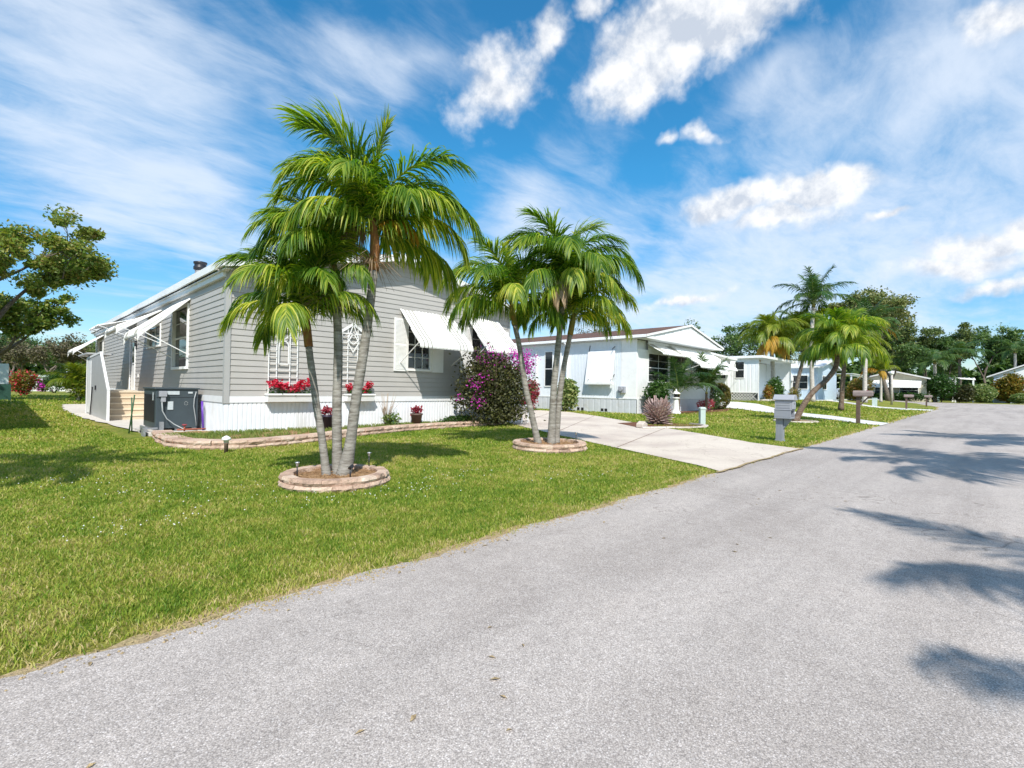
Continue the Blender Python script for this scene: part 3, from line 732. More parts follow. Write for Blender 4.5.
# ------------------------------------------------------------ the near grey house
HX0, HX1, HY0, HY1 = 3.74, 13.45, 13.12, 36.4
HXR, HZE, HZR = 8.62, 4.20, 5.33
A = thing('mobile_home', 'grey lap-sided mobile home with white skirting nearest the camera', 'house', (HX0, HY0, 0))
slope = (HZR-HZE)/(HXR-(HX0-.15))
def gz(x): return HZE+(x-(HX0-.15))*slope if x < HXR else HZR-(x-HXR)*(HZR-HZE)/(HX1+.3-HXR)
mb = MB()
ops_f = [(8.83, 9.80, 1.82, 3.45), (11.5, 13.0, 1.82, 3.45)]
def ul(z): return HX0+.0 if z < 4.02 else HX0-.15+(z+.12-HZE)/slope
def ur(z): return HX1 if z < 4.02 else HXR+(HZR-z-.12)/((HZR-HZE)/(HX1+.3-HXR))
lap(mb, 'y', HY0, ul, ur, 1.0, 5.2, 0.149, ops_f)
part('front_wall', mb, M['siding'], A)
mb = MB()
ops_s = [(16.45, 18.3, 1.70, 3.60), (20.0, 22.2, 2.52, 3.30), (24.5, 25.5, 1.0, 3.05), (33.3, 35.3, 1.8, 3.5)]
lap(mb, 'x', HX0, lambda z: HY0, lambda z: HY1, 1.0, 4.06, 0.149, ops_s)
part('side_wall', mb, M['siding'], A)
mb = MB()   # inner structure behind the siding, closes the box
def wall_panels(mb, ax, c, u0, u1, z0, z1, ops, t=0.08):
    us = sorted({u0, u1}|{v for o in ops for v in o[:2]})
    for a, b in zip(us[:-1], us[1:]):
        zs = [z0]
        for o in ops:
            if o[0] <= a+1e-6 and o[1] >= b-1e-6: zs += [o[2], o[3]]
        zs.append(z1)
        for i in range(0, len(zs)-1, 2): wbox(mb, ax, c, a, b, zs[i], zs[i+1], -t, -0.004)
wall_panels(mb, 'y', HY0, HX0+.09, HX1-.09, 0.85, 4.05, ops_f); wall_panels(mb, 'x', HX0, HY0+.09, HY1-.09, 0.85, 4.05, ops_s)
mb.box(HX1-.08, HX1-.002, HY0+.01, HY1-.09, 0.0, 4.05); mb.box(HX0+.01, HX1-.01, HY1-.08, HY1-.002, 0.0, 4.05)
mb.prism([(HX0+.02, 4.051), (HX1-.02, 4.051), (HX1-.02, gz(HX1)-.14), (HXR, HZR-.14), (HX0+.02, gz(HX0)-.14)], 'y', HY0+.004, HY0+.08)
part('wall', mb, M['siding'], A)
mb = MB(); mb.box(HX0+.1, HX1-.1, HY0+2.2, HY0+2.3, .9, 4.0); mb.box(HX0+1.8, HX0+1.9, HY0+2.4, HY1-.2, .9, 4.0); mb.box(HX0+.1, HX1-.1, HY0+.1, HY1-.1, 0.9, 0.95)
part('interior', mb, M['inner'], A)
mb = MB()
ribbed(mb, 'y', HY0-.0, HX0-.01, HX1, 0.0, 0.84, 0.105, 0.014); ribbed(mb, 'x', HX0-.0, HY0-.012, HY1, 0.0, 0.84, 0.105, 0.014)
part('skirting', mb, M['skirt'], A)
mb = MB(); wbox(mb, 'y', HY0, HX0-.03, HX1, 0.842, 0.998, 0.0, 0.03); wbox(mb, 'x', HX0, HY0+.0, HY1, 0.842, 0.998, 0.0, 0.03); part('base_trim', mb, M['trim'], A)
mb = MB(); mb.box(HX0-.034, HX0+.085, HY0-.036, HY0-.019, 0.83, 4.04); mb.box(HX0-.036, HX0-.019, HY0-.0188, HY0+.085, 0.83, 4.04); mb.box(HX1-.08, HX1+.02, HY0-.036, HY0-.019, 0.83, 4.04); mb.box(HX1+.0, HX1+.02, HY0-.0188, HY0+.085, 0.83, 4.04)
part('corner_trim', mb, M['corner'], A)
r = roof(A, HX0-.16, HX1+.3, HY0-.42, HY1+.3, HZE, HZR, HXR, M['roofw'], 0.08, 0.20)
mb = MB(); mb.box(HX0-.155, HX0-.002, HY0-.38, HY1+.25, 3.985, 4.0); 
mb.add([(HX0-.155, HY0-.38, gz(HX0-.15)-.13), (HXR, HY0-.38, HZR-.13), (HXR, HY0-.02, HZR-.13), (HX0-.155, HY0-.02, gz(HX0-.15)-.13)], [(0, 1, 2, 3)])
mb.add([(HXR, HY0-.38, HZR-.13), (HX1+.28, HY0-.38, HZE-.13), (HX1+.28, HY0-.02, HZE-.13), (HXR, HY0-.02, HZR-.13)], [(0, 1, 2, 3)])
mb.box(HX0-.10, HX0-.02, HY0-.015, HY1, 3.86, 3.982)
part('soffit', mb, M['trim'], A)
mb = MB(); mb.lathe((5.0, 20.7, gz(5.0)-.05), [(.17, 0), (.17, 1.0)], 16); p = part('roof_vent_pipe', mb, M['galv'], A)
mb = MB(); mb.lathe((5.0, 20.7, gz(5.0)+.90), [(.175, 0), (.22, .03), (.22, .13), (.19, .15), (.19, .22), (.22, .24), (.22, .30), (.05, .34)], 16); part('cap', mb, M['darkmetal'], p)
window(A, 'y', HY0, 8.89, 9.74, 1.86, 3.41, 0.06, 0.03, (2, 1), 'dark front window under the left awning')
window(A, 'y', HY0, 11.56, 12.94, 1.86, 3.41, 0.06, 0.03, (2, 1), 'front window beside the bougainvillea')
window(A, 'x', HX0, 16.53, 18.22, 1.78, 3.52, 0.075, 0.06, (0, 1), 'tall side window nearest the front corner')
window(A, 'x', HX0, 20.06, 22.14, 2.58, 3.24, 0.06, 0.045, (1, 0), 'small high side window')
window(A, 'x', HX0, 33.4, 35.2, 1.86, 3.44, 0.06, 0.05, (1, 1), 'farthest side window')
for u0, u1 in ((8.36, 8.825), (9.81, 10.27), (11.03, 11.49), (13.01, 13.38)):
    mb = MB(); wbox(mb, 'y', HY0, u0, u1, 1.78, 3.42, 0.02, 0.05)
    fr = MB()
    for a, b in ((1.82, 2.58), (2.64, 3.38)):
        z = a+.02
        while z < b: wbox(mb, 'y', HY0, u0+.04, u1-.04, z, z+.018, 0.0505, 0.058); z += .038
    part('shutter', mb, M['white'], A)
awning(A, 'y', HY0, 8.58, 10.62, 3.70, 1.12, 1.03, -0.02, 0.03, label='left white front awning with grey stripes', zstrut=2.02)
awning(A, 'y', HY0, 11.30, 12.85, 3.76, 1.12, 1.05, -0.06, 0.02, label='right white front awning above the bougainvillea', zstrut=2.02)
awning(A, 'x', HX0, 16.35, 18.45, 3.72, 1.22, 0.96, 0, 0, label='side awning over the tall window', zstrut=2.1, ends=True)
awning(A, 'x', HX0, 19.9, 22.3, 3.74, 1.22, 0.62, 0, 0, label='side awning over the small high window', zstrut=2.6, ends=True)
awning(A, 'x', HX0, 33.2, 35.9, 3.74, 1.22, 0.78, 0, 0, label='farthest side awning', zstrut=2.2, ends=True)
awning(A, 'x', HX0, 24.2, 26.4, 3.80, 1.25, 0.35, 0, 0, label='shallow canopy over the side door', zstrut=3.0)
# side door
mb = MB(); wbox(mb, 'x', HX0, 24.42, 24.5, 1.0, 3.11, 0, .045); wbox(mb, 'x', HX0, 25.5, 25.58, 1.0, 3.11, 0, .045); wbox(mb, 'x', HX0, 24.5, 25.5, 3.05, 3.11, 0, .045)
wbox(mb, 'x', HX0, 24.5, 25.5, 1.0, 3.05, -.05, -.01)
d = part('side_door', mb, M['white'], A)
mb = MB(); wbox(mb, 'x', HX0, 24.72, 25.28, 2.1, 2.9, -.0095, -.002); part('pane', mb, M['glass'], d)
mb = MB(); mb.lathe((HX0-.05, 24.62, 2.0), [(.02, -.02), (.03, 0), (.02, .02)], 10); part('handle', mb, M['darkmetal'], d)
mb = MB(); mb.box(HX0-.09, HX0-.02, 24.15, 24.27, 2.72, 2.95); mb.box(HX0-.05, HX0-.02, 24.18, 24.24, 2.6, 2.72); part('wall_lamp', mb, M['darkmetal'], A)
mb = MB(); wbox(mb, 'x', HX0, 27.3, 27.45, 1.15, 1.4, .01, .05); wbox(mb, 'x', HX0, 23.7, 23.8, 1.5, 1.62, .01, .04); part('outlet_box', mb, M['white'], A)
# carport on the far side of the near house
t = thing('carport', 'white carport roof on the right side of the grey house, half hidden by palms', 'carport', (14, 17, 0))
mb = MB(); mb.box(13.80, 17.6, 18.2, 30, 3.72, 3.86); mb.box(13.80, 17.66, 18.14, 18.195, 3.66, 3.9); part('roof', mb, M['white'], t)
for yy in (18.5, 24, 29.6):
    mb = MB(); mb.box(17.4, 17.5, yy, yy+.1, 0.02, 3.72); mb.bar((17.45, yy+.05, 3.1), (16.9, yy+.05, 3.70), .06); part('post', mb, M['white'], t)
mb = MB(); mb.box(13.5, 17.4, 24.6, 24.7, 0.02, 3.70); part('shed_wall', mb, M['greypanel'], t)

# ------------------------------------------------------------ steps and porch of the near house
t = thing('side_steps', 'tan wooden steps leading up to the side door of the grey house', 'steps', (3.1, 21.5, 0))
n = 5
for i in range(n):
    y0 = 20.9+i*0.27; z1 = (i+1)*0.195; mb = MB(); mb.box(2.50, 3.68, y0, y0+.32, z1-.045, z1+.0); part('tread', mb, M['step'], t)
    mb = MB(); mb.box(2.53, 3.66, y0+.03, y0+.05, z1-.195, z1-.047); part('riser', mb, M['riser'], t)
mb = MB(); mb.box(2.50, 3.68, 22.25, 26.0, 0.93, 0.975); part('landing', mb, M['step'], t)
t = thing('porch_panel', 'grey panelled porch side with sloping rail beside the tan steps', 'porch', (2.46, 22, 0))
mb = MB(); mb.prism([(20.5, 0), (26.0, 0), (26.0, 2.18), (22.3, 2.28), (22.0, 2.05), (20.5, 1.0)], 'x', 2.42, 2.46); part('panel', mb, M['greypanel'], t)
mb = MB(); mb.bar((2.44, 20.5, 1.02), (2.44, 22.05, 2.10), .07); mb.bar((2.44, 22.05, 2.10), (2.44, 22.35, 2.32), .07); mb.bar((2.44, 22.35, 2.32), (2.44, 26.0, 2.22), .07); mb.box(2.40, 2.475, 20.43, 20.5, 0, 1.02); mb.box(2.40, 2.475, 26.0, 26.07, 0, 2.25)
part('rail', mb, M['trim'], t)
mb = MB(); mb.box(2.385, 2.418, 23.2, 23.34, 1.0, 1.16); mb.bar((2.38, 24.4, .05), (2.38, 23.9, 1.1), .035); part('latch', mb, M['darkmetal'], t)
mb = MB(); mb.box(2.405, 2.419, 24.7, 25.7, 0.1, 2.1); part('panel_door', mb, M['trim'], t)
mb = MB(); mb.box(2.30, 3.1, 25.0, 28, 2.36, 2.42); mb.box(2.45, 2.95, 26.1, 26.14, 0.95, 2.36); part('porch_roof', mb, M['greypanel'], t)

# ------------------------------------------------------------ air conditioner
t = thing('air_conditioner', 'large dark grey packaged air conditioner on a concrete pad beside the grey house', 'air conditioner', (3.1, 15.4, 0))
mb = MB(); mb.box(2.50, 3.72, 14.45, 16.6, 0, 0.085); part('pad', mb, M['concrete'], t, 0.01)
mb = MB(); mb.box(2.69, 3.60, 14.83, 16.3, 0.15, 1.13); c_ = part('cabinet', mb, M['acpaint'], t, 0.012)
mb = MB(); mb.box(2.66, 3.63, 14.80, 16.33, 1.131, 1.175); part('lid', mb, M['acpaint'], t, 0.01)
mb = MB()
for a, b in ((2.72, 2.82), (3.1, 3.2), (3.48, 3.58)): mb.box(a, b, 14.86, 16.28, 0.0851, 0.149)
part('feet', mb, M['galv'], t)
mb = MB(); mb.box(2.695, 3.595, 14.822, 14.828, 0.93, 0.936); mb.box(2.88, 2.886, 14.822, 14.828, .16, .93)
for i in range(18): mb.box(2.682, 2.688, 14.98+i*.07, 15.01+i*.07, 0.3, 1.0)
part('seam', mb, M['darkmetal'], t)
for bb in ((2.92, 3.18, 14.812, 14.827, 1.0, 1.09), (2.93, 3.05, 14.812, 14.827, 0.62, 0.83), (2.676, 2.687, 15.1, 15.16, 0.85, 1.05), (3.37, 3.47, 14.816, 14.827, 1.03, 1.075)):
    mb = MB(); mb.box(*bb); part('sticker', mb, M['label'], t)
mb = MB(); mb.box(2.74, 2.90, 14.72, 14.82, 0.95, 1.09); mb.box(2.78, 2.88, 14.74, 14.818, .82, .949); part('disconnect_box', mb, M['plastgrey2'], t, 0.008)
mb = MB()   # faint round maker's mark
for k in range(7):
    a = 2*PI*k/7+.3; x, z = 3.33+.036*math.cos(a), .78+.045*math.sin(a); mb.add([(x-.011, 14.824, z), (x, 14.824, z-.013), (x+.011, 14.824, z), (x, 14.824, z+.013)], [(0, 1, 2, 3)])
part('emblem', mb, M['pvc'], t)
mb = MB(); mb.tube([(2.80, 14.76, .84), (2.81, 14.74, .6), (2.90, 14.72, .4), (3.05, 14.68, .26), (3.20, 14.6, .16), (3.28, 14.5, .12), (3.5, 14.42, .11)], .013, 8); mb.tube([(3.545, 14.80, 1.08), (3.50, 14.78, .9), (3.49, 14.78, .7), (3.54, 14.80, .4), (3.56, 14.8, .2)], .012, 8)
part('hose', mb, M['pvc'], t)
mb = MB(); mb.box(2.40, 2.72, 14.72, 14.78, .15, .19); mb.box(2.40, 2.44, 14.5, 14.8, 0, .19); mb.box(2.74, 2.82, 14.6, 14.7, 0.085, .33); mb.box(2.5, 2.54, 14.9, 15.6, .02, .2); part('pipe_bracket', mb, M['galv'], t)
mb = MB(); mb.tube([(3.66, 14.55, .05), (3.65, 14.6, .5), (3.645, 14.65, .83)], .028, 10); o = part('purple_pipe', mb, M['purple']); o['label'] = 'thin purple pipe standing between the air conditioner and the white skirting'; o['category'] = 'pipe'
# green stakes
for (x, y, lx, h, lb) in ((2.28, 15.6, .10, .98, 'leaning green garden stake in front of the tan steps'), (2.40, 16.0, -.02, .9, 'upright thin green stake beside the leaning one')):
    mb = MB(); mb.tube([(x, y, 0), (x+lx*.5, y, h*.5), (x+lx, y, h)], .016, 7); o = part('garden_stake', mb, M['green']); tag(o, lb, 'stake', 'green stakes by the steps')
# vines at the steps
# ------------------------------------------------------------ leaf builders
def leaf_cloud(pts, size, squash=1.0, var=0.4, asp=0.5, down=0.25):
    """numpy leaf diamonds (folded quads, 2 tris) at points -> V, F"""
    P = np.asarray(pts, np.float32); n = len(P)
    d = rng.normal(size=(n, 3)); d[:, 2] = d[:, 2]*.6-down; d /= np.linalg.norm(d, axis=1)[:, None]
    e = rng.normal(size=(n, 3)); s = np.cross(d, e); s /= np.linalg.norm(s, axis=1)[:, None]+1e-9
    nn = np.cross(d, s)
    L = (size*rng.uniform(1-var, 1+var, n))[:, None]; W = L*asp*.5
    V = np.empty((n, 4, 3), np.float32)
    V[:, 0] = P; V[:, 1] = P+d*L*.5+s*W+nn*L*.06; V[:, 2] = P+d*L-nn*L*.05; V[:, 3] = P+d*L*.5-s*W+nn*L*.06
    b = np.arange(n)*4
    return V.reshape(-1, 3), np.stack([b, b+1, b+2, b+3], 1)
def ellipsoid_pts(c, r, n, shell=0.5):
    d = rng.normal(size=(n, 3)); d /= np.linalg.norm(d, axis=1)[:, None]
    q = (shell+(1-shell)*rng.random(n))**(1/1.5)
    return np.array(c)+d*np.array(r)*q[:, None]
def limbs(mb, base, h, r0, spread, levels=4, seed=0, first=0.35, lean=(0, 0), nkids=(2, 4), crown_flat=0.75):
    """trunk with limbs; returns tips [(pos, radius)]"""
    R = random.Random(seed); tips = []
    def grow(p, d, L, r, lv):
        pts = [p]; q = p; dd = d
        for k in range(4):
            dd = (dd+Vector((R.gauss(0, .10), R.gauss(0, .10), 0.06 if lv else 0))).normalized(); q = q+dd*L/4; pts.append(q)
        mb.tube(pts, [r*(1-.12*k) for k in range(5)], 9 if lv == 0 else (6 if lv < 2 else 4), lv == 0)
        if lv >= levels: tips.append((q, L)); return
        for k in range(R.randint(*nkids)+(1 if lv == 0 else 0)):
            a = R.uniform(0, 2*PI); tilt = R.uniform(.45, 1.0)*spread
            u = Vector((math.cos(a), math.sin(a), 0)); nd_ = (dd*math.cos(tilt)+u*math.sin(tilt)); nd_.z *= crown_flat; nd_.normalize()
            st = pts[R.choice((3, 4, 4))]; grow(st, nd_, L*R.uniform(.6, .85), r*.55, lv+1)
        if lv >= 2: tips.append((pts[3], L*.8)); tips.append((pts[2]+Vector((R.gauss(0, .2*L), R.gauss(0, .2*L), R.gauss(0, .15*L))), L*.8))
    grow(Vector(base), Vector((lean[0], lean[1], 1)).normalized(), h*first, r0, 0)
    return tips
def limb_tree(base, h, r0, spread, levels, seed, first, lean, nk, flat):
    mb = MB(); tips = limbs(mb, (0, 0, 0), h, r0, spread, levels, seed, first, lean, nk, flat)
    s = h*.93/max(p.z for p, _ in tips); b = Vector(base)
    mb.v = [(x*s+b.x, y*s+b.y, z*s+b.z) for x, y, z in mb.v]
    return mb, [(p*s+b, L*s) for p, L in tips]
def broad_tree(name, label, loc, h, r0, spread, leaf_n, leaf, mat, seed=0, levels=3, first=0.35, group=None, lean=(0, 0), cl=1.0, bark='treebark', nk=(2, 4), flat=.75, cat='tree', thin=1.0):
    z0 = float(TZ(loc[0], loc[1])); t = thing(name, label, cat, (loc[0], loc[1], z0), group)
    mb, tips = limb_tree((loc[0], loc[1], z0-.05), h, r0, spread, levels, seed, first, lean, nk, flat)
    part('trunk', mb, M[bark], t)
    zm = max(p.z for p, _ in tips)-z0
    pts = []; per = max(3, int(leaf_n/len(tips)))
    for p, L in tips:
        if random.random() > thin: continue
        rr = cl*random.uniform(.35, 1.15)*h*.085
        k = int(per*random.uniform(.5, 1.5))
        pts.append(ellipsoid_pts((p.x, p.y, p.z+rr*.2), (rr*1.2, rr*1.2, rr*.85), k, .15))
    V, F = leaf_cloud(np.concatenate(pts), leaf, asp=.55)
    o = link_np('crown', V, [F], M[mat], t, off=(loc[0], loc[1], z0))
    return t
def shrub(name, label, loc, rad, n, leaf, mat, cat='shrub', group=None, flowers=None, fmat='magenta', fn=0, fleaf=.06, shell=.55, sub=5, stems=4, zc=None, ffn=None, asp=.5, fsel=None):
    z0 = float(TZ(loc[0], loc[1]))+(loc[2] if len(loc) > 2 else 0); t = thing(name, label, cat, (loc[0], loc[1], z0), group)
    rx, ry, rz = rad; zc = rz if zc is None else zc
    pts = []
    for k in range(sub):
        a = random.uniform(0, 2*PI); q = random.uniform(.15, .55)
        c = (loc[0]+rx*q*math.cos(a), loc[1]+ry*q*math.sin(a), z0+zc+rz*random.uniform(-.4, .45)); s = random.uniform(.5, .75)
        pts.append(ellipsoid_pts(c, (rx*s, ry*s, rz*s), n//(sub+1), shell))
    pts.append(ellipsoid_pts((loc[0], loc[1], z0+zc), (rx*.8, ry*.8, rz*.9), n//(sub+1), shell))
    P = np.concatenate(pts); P = P[P[:, 2] > z0+.02]
    V, F = leaf_cloud(P, leaf, asp=asp); link_np('foliage', V, [F], M[mat], t, off=(loc[0], loc[1], z0))
    mb = MB()
    for k in range(stems):
        a = random.uniform(0, 2*PI); x, y = loc[0]+rx*.12*math.cos(a), loc[1]+ry*.12*math.sin(a)
        mb.tube([(x, y, z0-.02), (x+rx*.2*math.cos(a), y+ry*.2*math.sin(a), z0+zc*.5), (x+rx*.45*math.cos(a), y+ry*.45*math.sin(a), z0+zc*1.1)], [.02+rz*.02, .015, .006], 5)
    part('stem', mb, M['treebark'], t)
    if fn:
        Q = P[rng.integers(0, len(P), fn*8)]
        rel = (Q-np.array([loc[0], loc[1], z0+zc]))/np.array([rx, ry, rz])
        w = np.linalg.norm(rel, axis=1) > .55
        if fsel is not None: w &= fsel(Q)
        Q = Q[w][:fn]
        Q = np.repeat(Q, 6, axis=0)+rng.normal(size=(len(Q)*6, 3))*fleaf*1.1
        V, F = leaf_cloud(Q, fleaf, asp=.9); link_np('flowers', V, [F], M[fmat], t, off=(loc[0], loc[1], z0))
    return t

# ------------------------------------------------------------ palm fronds
def frond_mesh(name, L, e0, droop, nl, ll, w, seed, vlift=0.45, sag=0.10, segs=4, start=.14, rr=.014, side=0.0, rag=.12, pw=1.25, tipfac=.5):
    R = random.Random(seed); V = []; F = []; MI = []
    N = 14; pts = []; th = []; p = Vector((0, 0, 0)); az = 0
    for i in range(N+1):
        t = i/N; a = e0-droop*t**pw; th.append(a); pts.append(p.copy())
        az = side*t*t; p = p+Vector((math.cos(a)*math.cos(az), math.cos(a)*math.sin(az), math.sin(a)))*L/N
    def fr(t):
        f = t*N; i = min(N-1, int(f)); u = f-i; q = pts[i].lerp(pts[i+1], u); T = (pts[i+1]-pts[i]).normalized()
        B = Vector((0, 0, 1)).cross(T); B = B.normalized() if B.length > 1e-4 else Vector((0, 1, 0))
        return q, T, B, T.cross(B)
    mb = MB(); mb.tube(pts, [rr*(1-.8*i/N) for i in range(N+1)], 5, False, mi=1)
    for i in range(nl):
        for s in (-1, 1):
            t = start+(1-start)*(i+.5+R.uniform(-.3, .3))/nl; t = min(t, .995)
            q, T, B, U = fr(t)
            prof = (0.35+.65*math.sin(PI*min(1, (t-start)/(1-start)*.85+.15))**.7) if t < .6 else (tipfac+(1-tipfac)*(1-(t-.6)/.4))
            l = ll*prof*R.uniform(1-rag, 1+rag)
            a = math.radians(62-34*t+R.uniform(-7, 7)); v = vlift+R.uniform(-.35, .35)
            d = (T*math.cos(a)+(B*s*math.cos(v)+U*math.sin(v))*math.sin(a)).normalized()
            W = w*R.uniform(.75, 1.15)*(.55+.45*prof); pt = q.copy(); prev = None; base = len(V)
            roll = R.uniform(-.5, .5)
            for k in range(segs+1):
                f = k/segs; ww = W*(.55 if k == 0 else (1.0 if f < .6 else max(.04, (1-f)/.4)))*.5
                side_ = d.cross(U); side_ = side_.normalized() if side_.length > 1e-3 else B
                nrm = d.cross(side_).normalized(); side_ = (side_*math.cos(roll)+nrm*math.sin(roll)).normalized(); nrm = side_.cross(d)
                V.append(pt+side_*ww); V.append(pt+nrm*ww*.45); V.append(pt-side_*ww)
                if k < segs:
                    d = (d+Vector((0, 0, -sag*(1+1.6*f)*(l/.5)))).normalized(); pt = pt+d*l/segs
            for k in range(segs):
                b = base+k*3; F += [(b, b+1, b+4, b+3), (b+1, b+2, b+5, b+4)]
    mb.add(V, F, True, 0)
    me = bpy.data.meshes.new(name); me.from_pydata(mb.v, [], mb.f); me.materials.append(M['palm']); me.materials.append(M['rachis'])
    me.polygons.foreach_set('use_smooth', mb.sm); me.polygons.foreach_set('material_index', mb.mi); me.update()
    return me
def with_mat(me, m, name):
    c = me.copy(); c.name = name; c.materials[0] = M[m]; return c
D_ = math.radians
# adonidia-like: strongly arched, long dense leaflets. classes by age
ADO = []
for k, (e0, dr, L) in enumerate(((86, 20, 1.25), (82, 80, 1.75), (76, 118, 1.9), (66, 132, 1.95), (52, 132, 1.9), (32, 118, 1.75), (8, 92, 1.55))):
    ADO.append([frond_mesh('frond_mesh', L*(.93 if k < 3 else .88), D_(e0), D_(dr), 92, .60 if k else .38, .027, 100+k*10+j, vlift=.75-.12*k if k else .2, sag=.12+.045*k, side=.35*(j*2-1), start=.10, tipfac=.60, pw=1.5, rag=.2) for j in range(2)])
QUEEN = []
for k, (e0, dr, L) in enumerate(((82, 35, 2.6), (65, 85, 3.0), (42, 105, 3.0), (15, 95, 2.8))):
    QUEEN.append([frond_mesh('frond_mesh', L, D_(e0), D_(dr), 60, .72, .05, 300+k*10+j, vlift=.4, sag=.20, segs=3, rr=.02, side=.25*(j*2-1), rag=.3) for j in range(2)])
for r_ in QUEEN:
    for i in range(2): r_[i] = with_mat(r_[i], 'palmdark', 'queen_frond_mesh')
YEL = [[with_mat(m, 'palmyel', 'light_frond_mesh') for m in r_] for r_ in ADO]
QLIGHT = [[with_mat(m, 'palmyel', 'light_feather_frond_mesh') for m in r_] for r_ in QUEEN]
DRY = with_mat(ADO[6][1], 'palmdry', 'dead_frond_mesh')
OLD = [with_mat(ADO[5][0], 'palmold', 'old_frond_mesh'), with_mat(ADO[6][0], 'palmold', 'old_frond_mesh')]
OLDQ = with_mat(QUEEN[3][0], 'palmold', 'old_frond_mesh')
def palm(label, trunk, r0, r1, fronds, lib, bark='palmbark', shaft=None, shaft_len=.55, scale=1.0, group=None, cat='palm', base_flare=1.25, dry=False, name='palm_tree', shaftmat='shaft', old=0, oldlib=None):
    """trunk: world points; fronds: list of (azimuth deg, class)"""
    P = [Vector(p) for p in trunk]; base = P[0]
    t = thing(name, label, cat, tuple(base), group)
    # smooth the centre line
    Q = [];
    for i in range(len(P)-1):
        a = P[max(0, i-1)]; b = P[i]; c = P[i+1]; d = P[min(len(P)-1, i+2)]
        for k in range(6):
            u = k/6; Q.append(.5*((2*b)+(c-a)*u+(2*a-5*b+4*c-d)*u*u+(-a+3*b-3*c+d)*u**3))
    Q.append(P[-1]); tot = sum((Q[i+1]-Q[i]).length for i in range(len(Q)-1)); s = 0; R = []
    for i, q in enumerate(Q):
        if i: s += (q-Q[i-1]).length
        f = s/tot; R.append((r0+(r1-r0)*f)*(1+(base_flare-1)*max(0, 1-f*7))*(1+.03*math.sin(i*2.1)))
    # crownshaft takes the last piece
    cut = next((i for i in range(len(Q)) if (Q[-1]-Q[i]).length < shaft_len), len(Q)-2)
    mb = MB(); mb.tube(Q[:cut+1], R[:cut+1], 14)
    part('trunk', mb, M[bark], t)
    mb = MB(); K = Q[cut:]; m_ = len(K)
    mb.tube(K, [r1*(1.35 if f < .5 else 1.35-.9*(f-.5)*1.3) for f in [i/max(1, m_-1) for i in range(m_)]], 12)
    part('crownshaft', mb, M[shaftmat], t)
    top = Q[-1]
    for i, fr_ in enumerate(fronds):
        az, k = fr_[0], fr_[1]; sc_ = (fr_[2] if len(fr_) > 2 else 1.0)*scale*random.uniform(.93, 1.07)
        me = DRY if k == 92 else OLD[k-90] if k in (90, 91) else (OLDQ if k == 95 else lib[k][i % 2])
        o = bpy.data.objects.new('frond', me); col.objects.link(o); o.parent = t
        o.location = top-base+Vector((0, 0, -0.05*i*.12-.02*k*(k < 9))); o.rotation_euler = (D_(random.uniform(-9, 9)), D_(random.uniform(-5, 5)), D_(az+random.uniform(-6, 6))); o.scale = (sc_,)*3
    if dry:
        mb = MB()
        for i in range(60):
            a = random.uniform(0, 2*PI); p = top-Vector((0, 0, shaft_len*.8)); d = Vector((math.cos(a), math.sin(a), random.uniform(-.2, .6))); L = random.uniform(.25, .55)
            mb.tube([p, p+d*L*.5, p+d*L+Vector((0, 0, -L*.45))], [.006, .004, .002], 4, False)
        part('seed_stalk', mb, M['palmdry'], t)
    return t
# near group of three (azimuth 0 = +x, 90 = +y away from the street)
palm('short left palm of the near cluster with a rusty crownshaft', [(3.04, 6.31, .05), (2.97, 6.37, .70), (2.93, 6.41, .98), (2.89, 6.45, 1.37), (2.85, 6.48, 1.7), (2.82, 6.51, 2.02), (2.80, 6.53, 2.30)], .051, .041,
     [(20, 0), (130, 1, .8), (-60, 1, .8), (160, 2, .85), (200, 3, .85), (130, 4, .85), (60, 3, .8), (250, 3, .8), (170, 5, .9), (300, 4, .8), (110, 5, .85), (225, 5, .8), (0, 4, .75)], ADO, shaft_len=.5, shaftmat='shaftbrown', scale=.86, group='palms of the near cluster')
palm('straight middle palm of the near cluster, its upper trunk in shade', [(3.19, 6.30, .05), (3.17, 6.31, .56), (3.16, 6.31, 1.04), (3.16, 6.31, 1.85), (3.13, 6.33, 2.45), (3.10, 6.35, 2.93)], .067, .050,
     [(60, 0), (120, 1), (240, 2, .9), (150, 2), (190, 3), (100, 3), (30, 3, .8), (165, 4), (215, 4), (130, 5), (280, 5, .8), (180, 6), (70, 5, .9)], ADO, shaft_len=.6, scale=.74, group='palms of the near cluster', dry=True)
palm('tallest palm of the near cluster, leaning right with a thick grey trunk', [(3.21, 6.20, .05), (3.27, 6.14, .50), (3.31, 6.08, 1.11), (3.37, 6.02, 1.71), (3.42, 5.95, 2.39), (3.45, 5.92, 2.92), (3.45, 5.91, 3.19), (3.43, 5.93, 3.55)], .073, .049,
     [(330, 0, 1.05), (140, 1, 1.08), (165, 1, .95), (120, 2, 1.0), (160, 2, .88), (105, 1, .9), (-50, 2, .95), (-20, 3, 1.0), (30, 3), (130, 3, .95), (175, 3, .9), (215, 3, .8), (270, 4, .75), (-70, 4, .95), (-35, 4, 1.05), (10, 5), (60, 4), (140, 5, 1.05), (190, 5, .9), (-50, 5, 1.0), (-10, 6, 1.0), (115, 5), (310, 90, .5), (120, 92, .7), (90, 3, .95), (60, 2, .9)], ADO, shaft_len=.75, shaftmat='shaftbrown', group='palms of the near cluster', dry=True, base_flare=1.5)
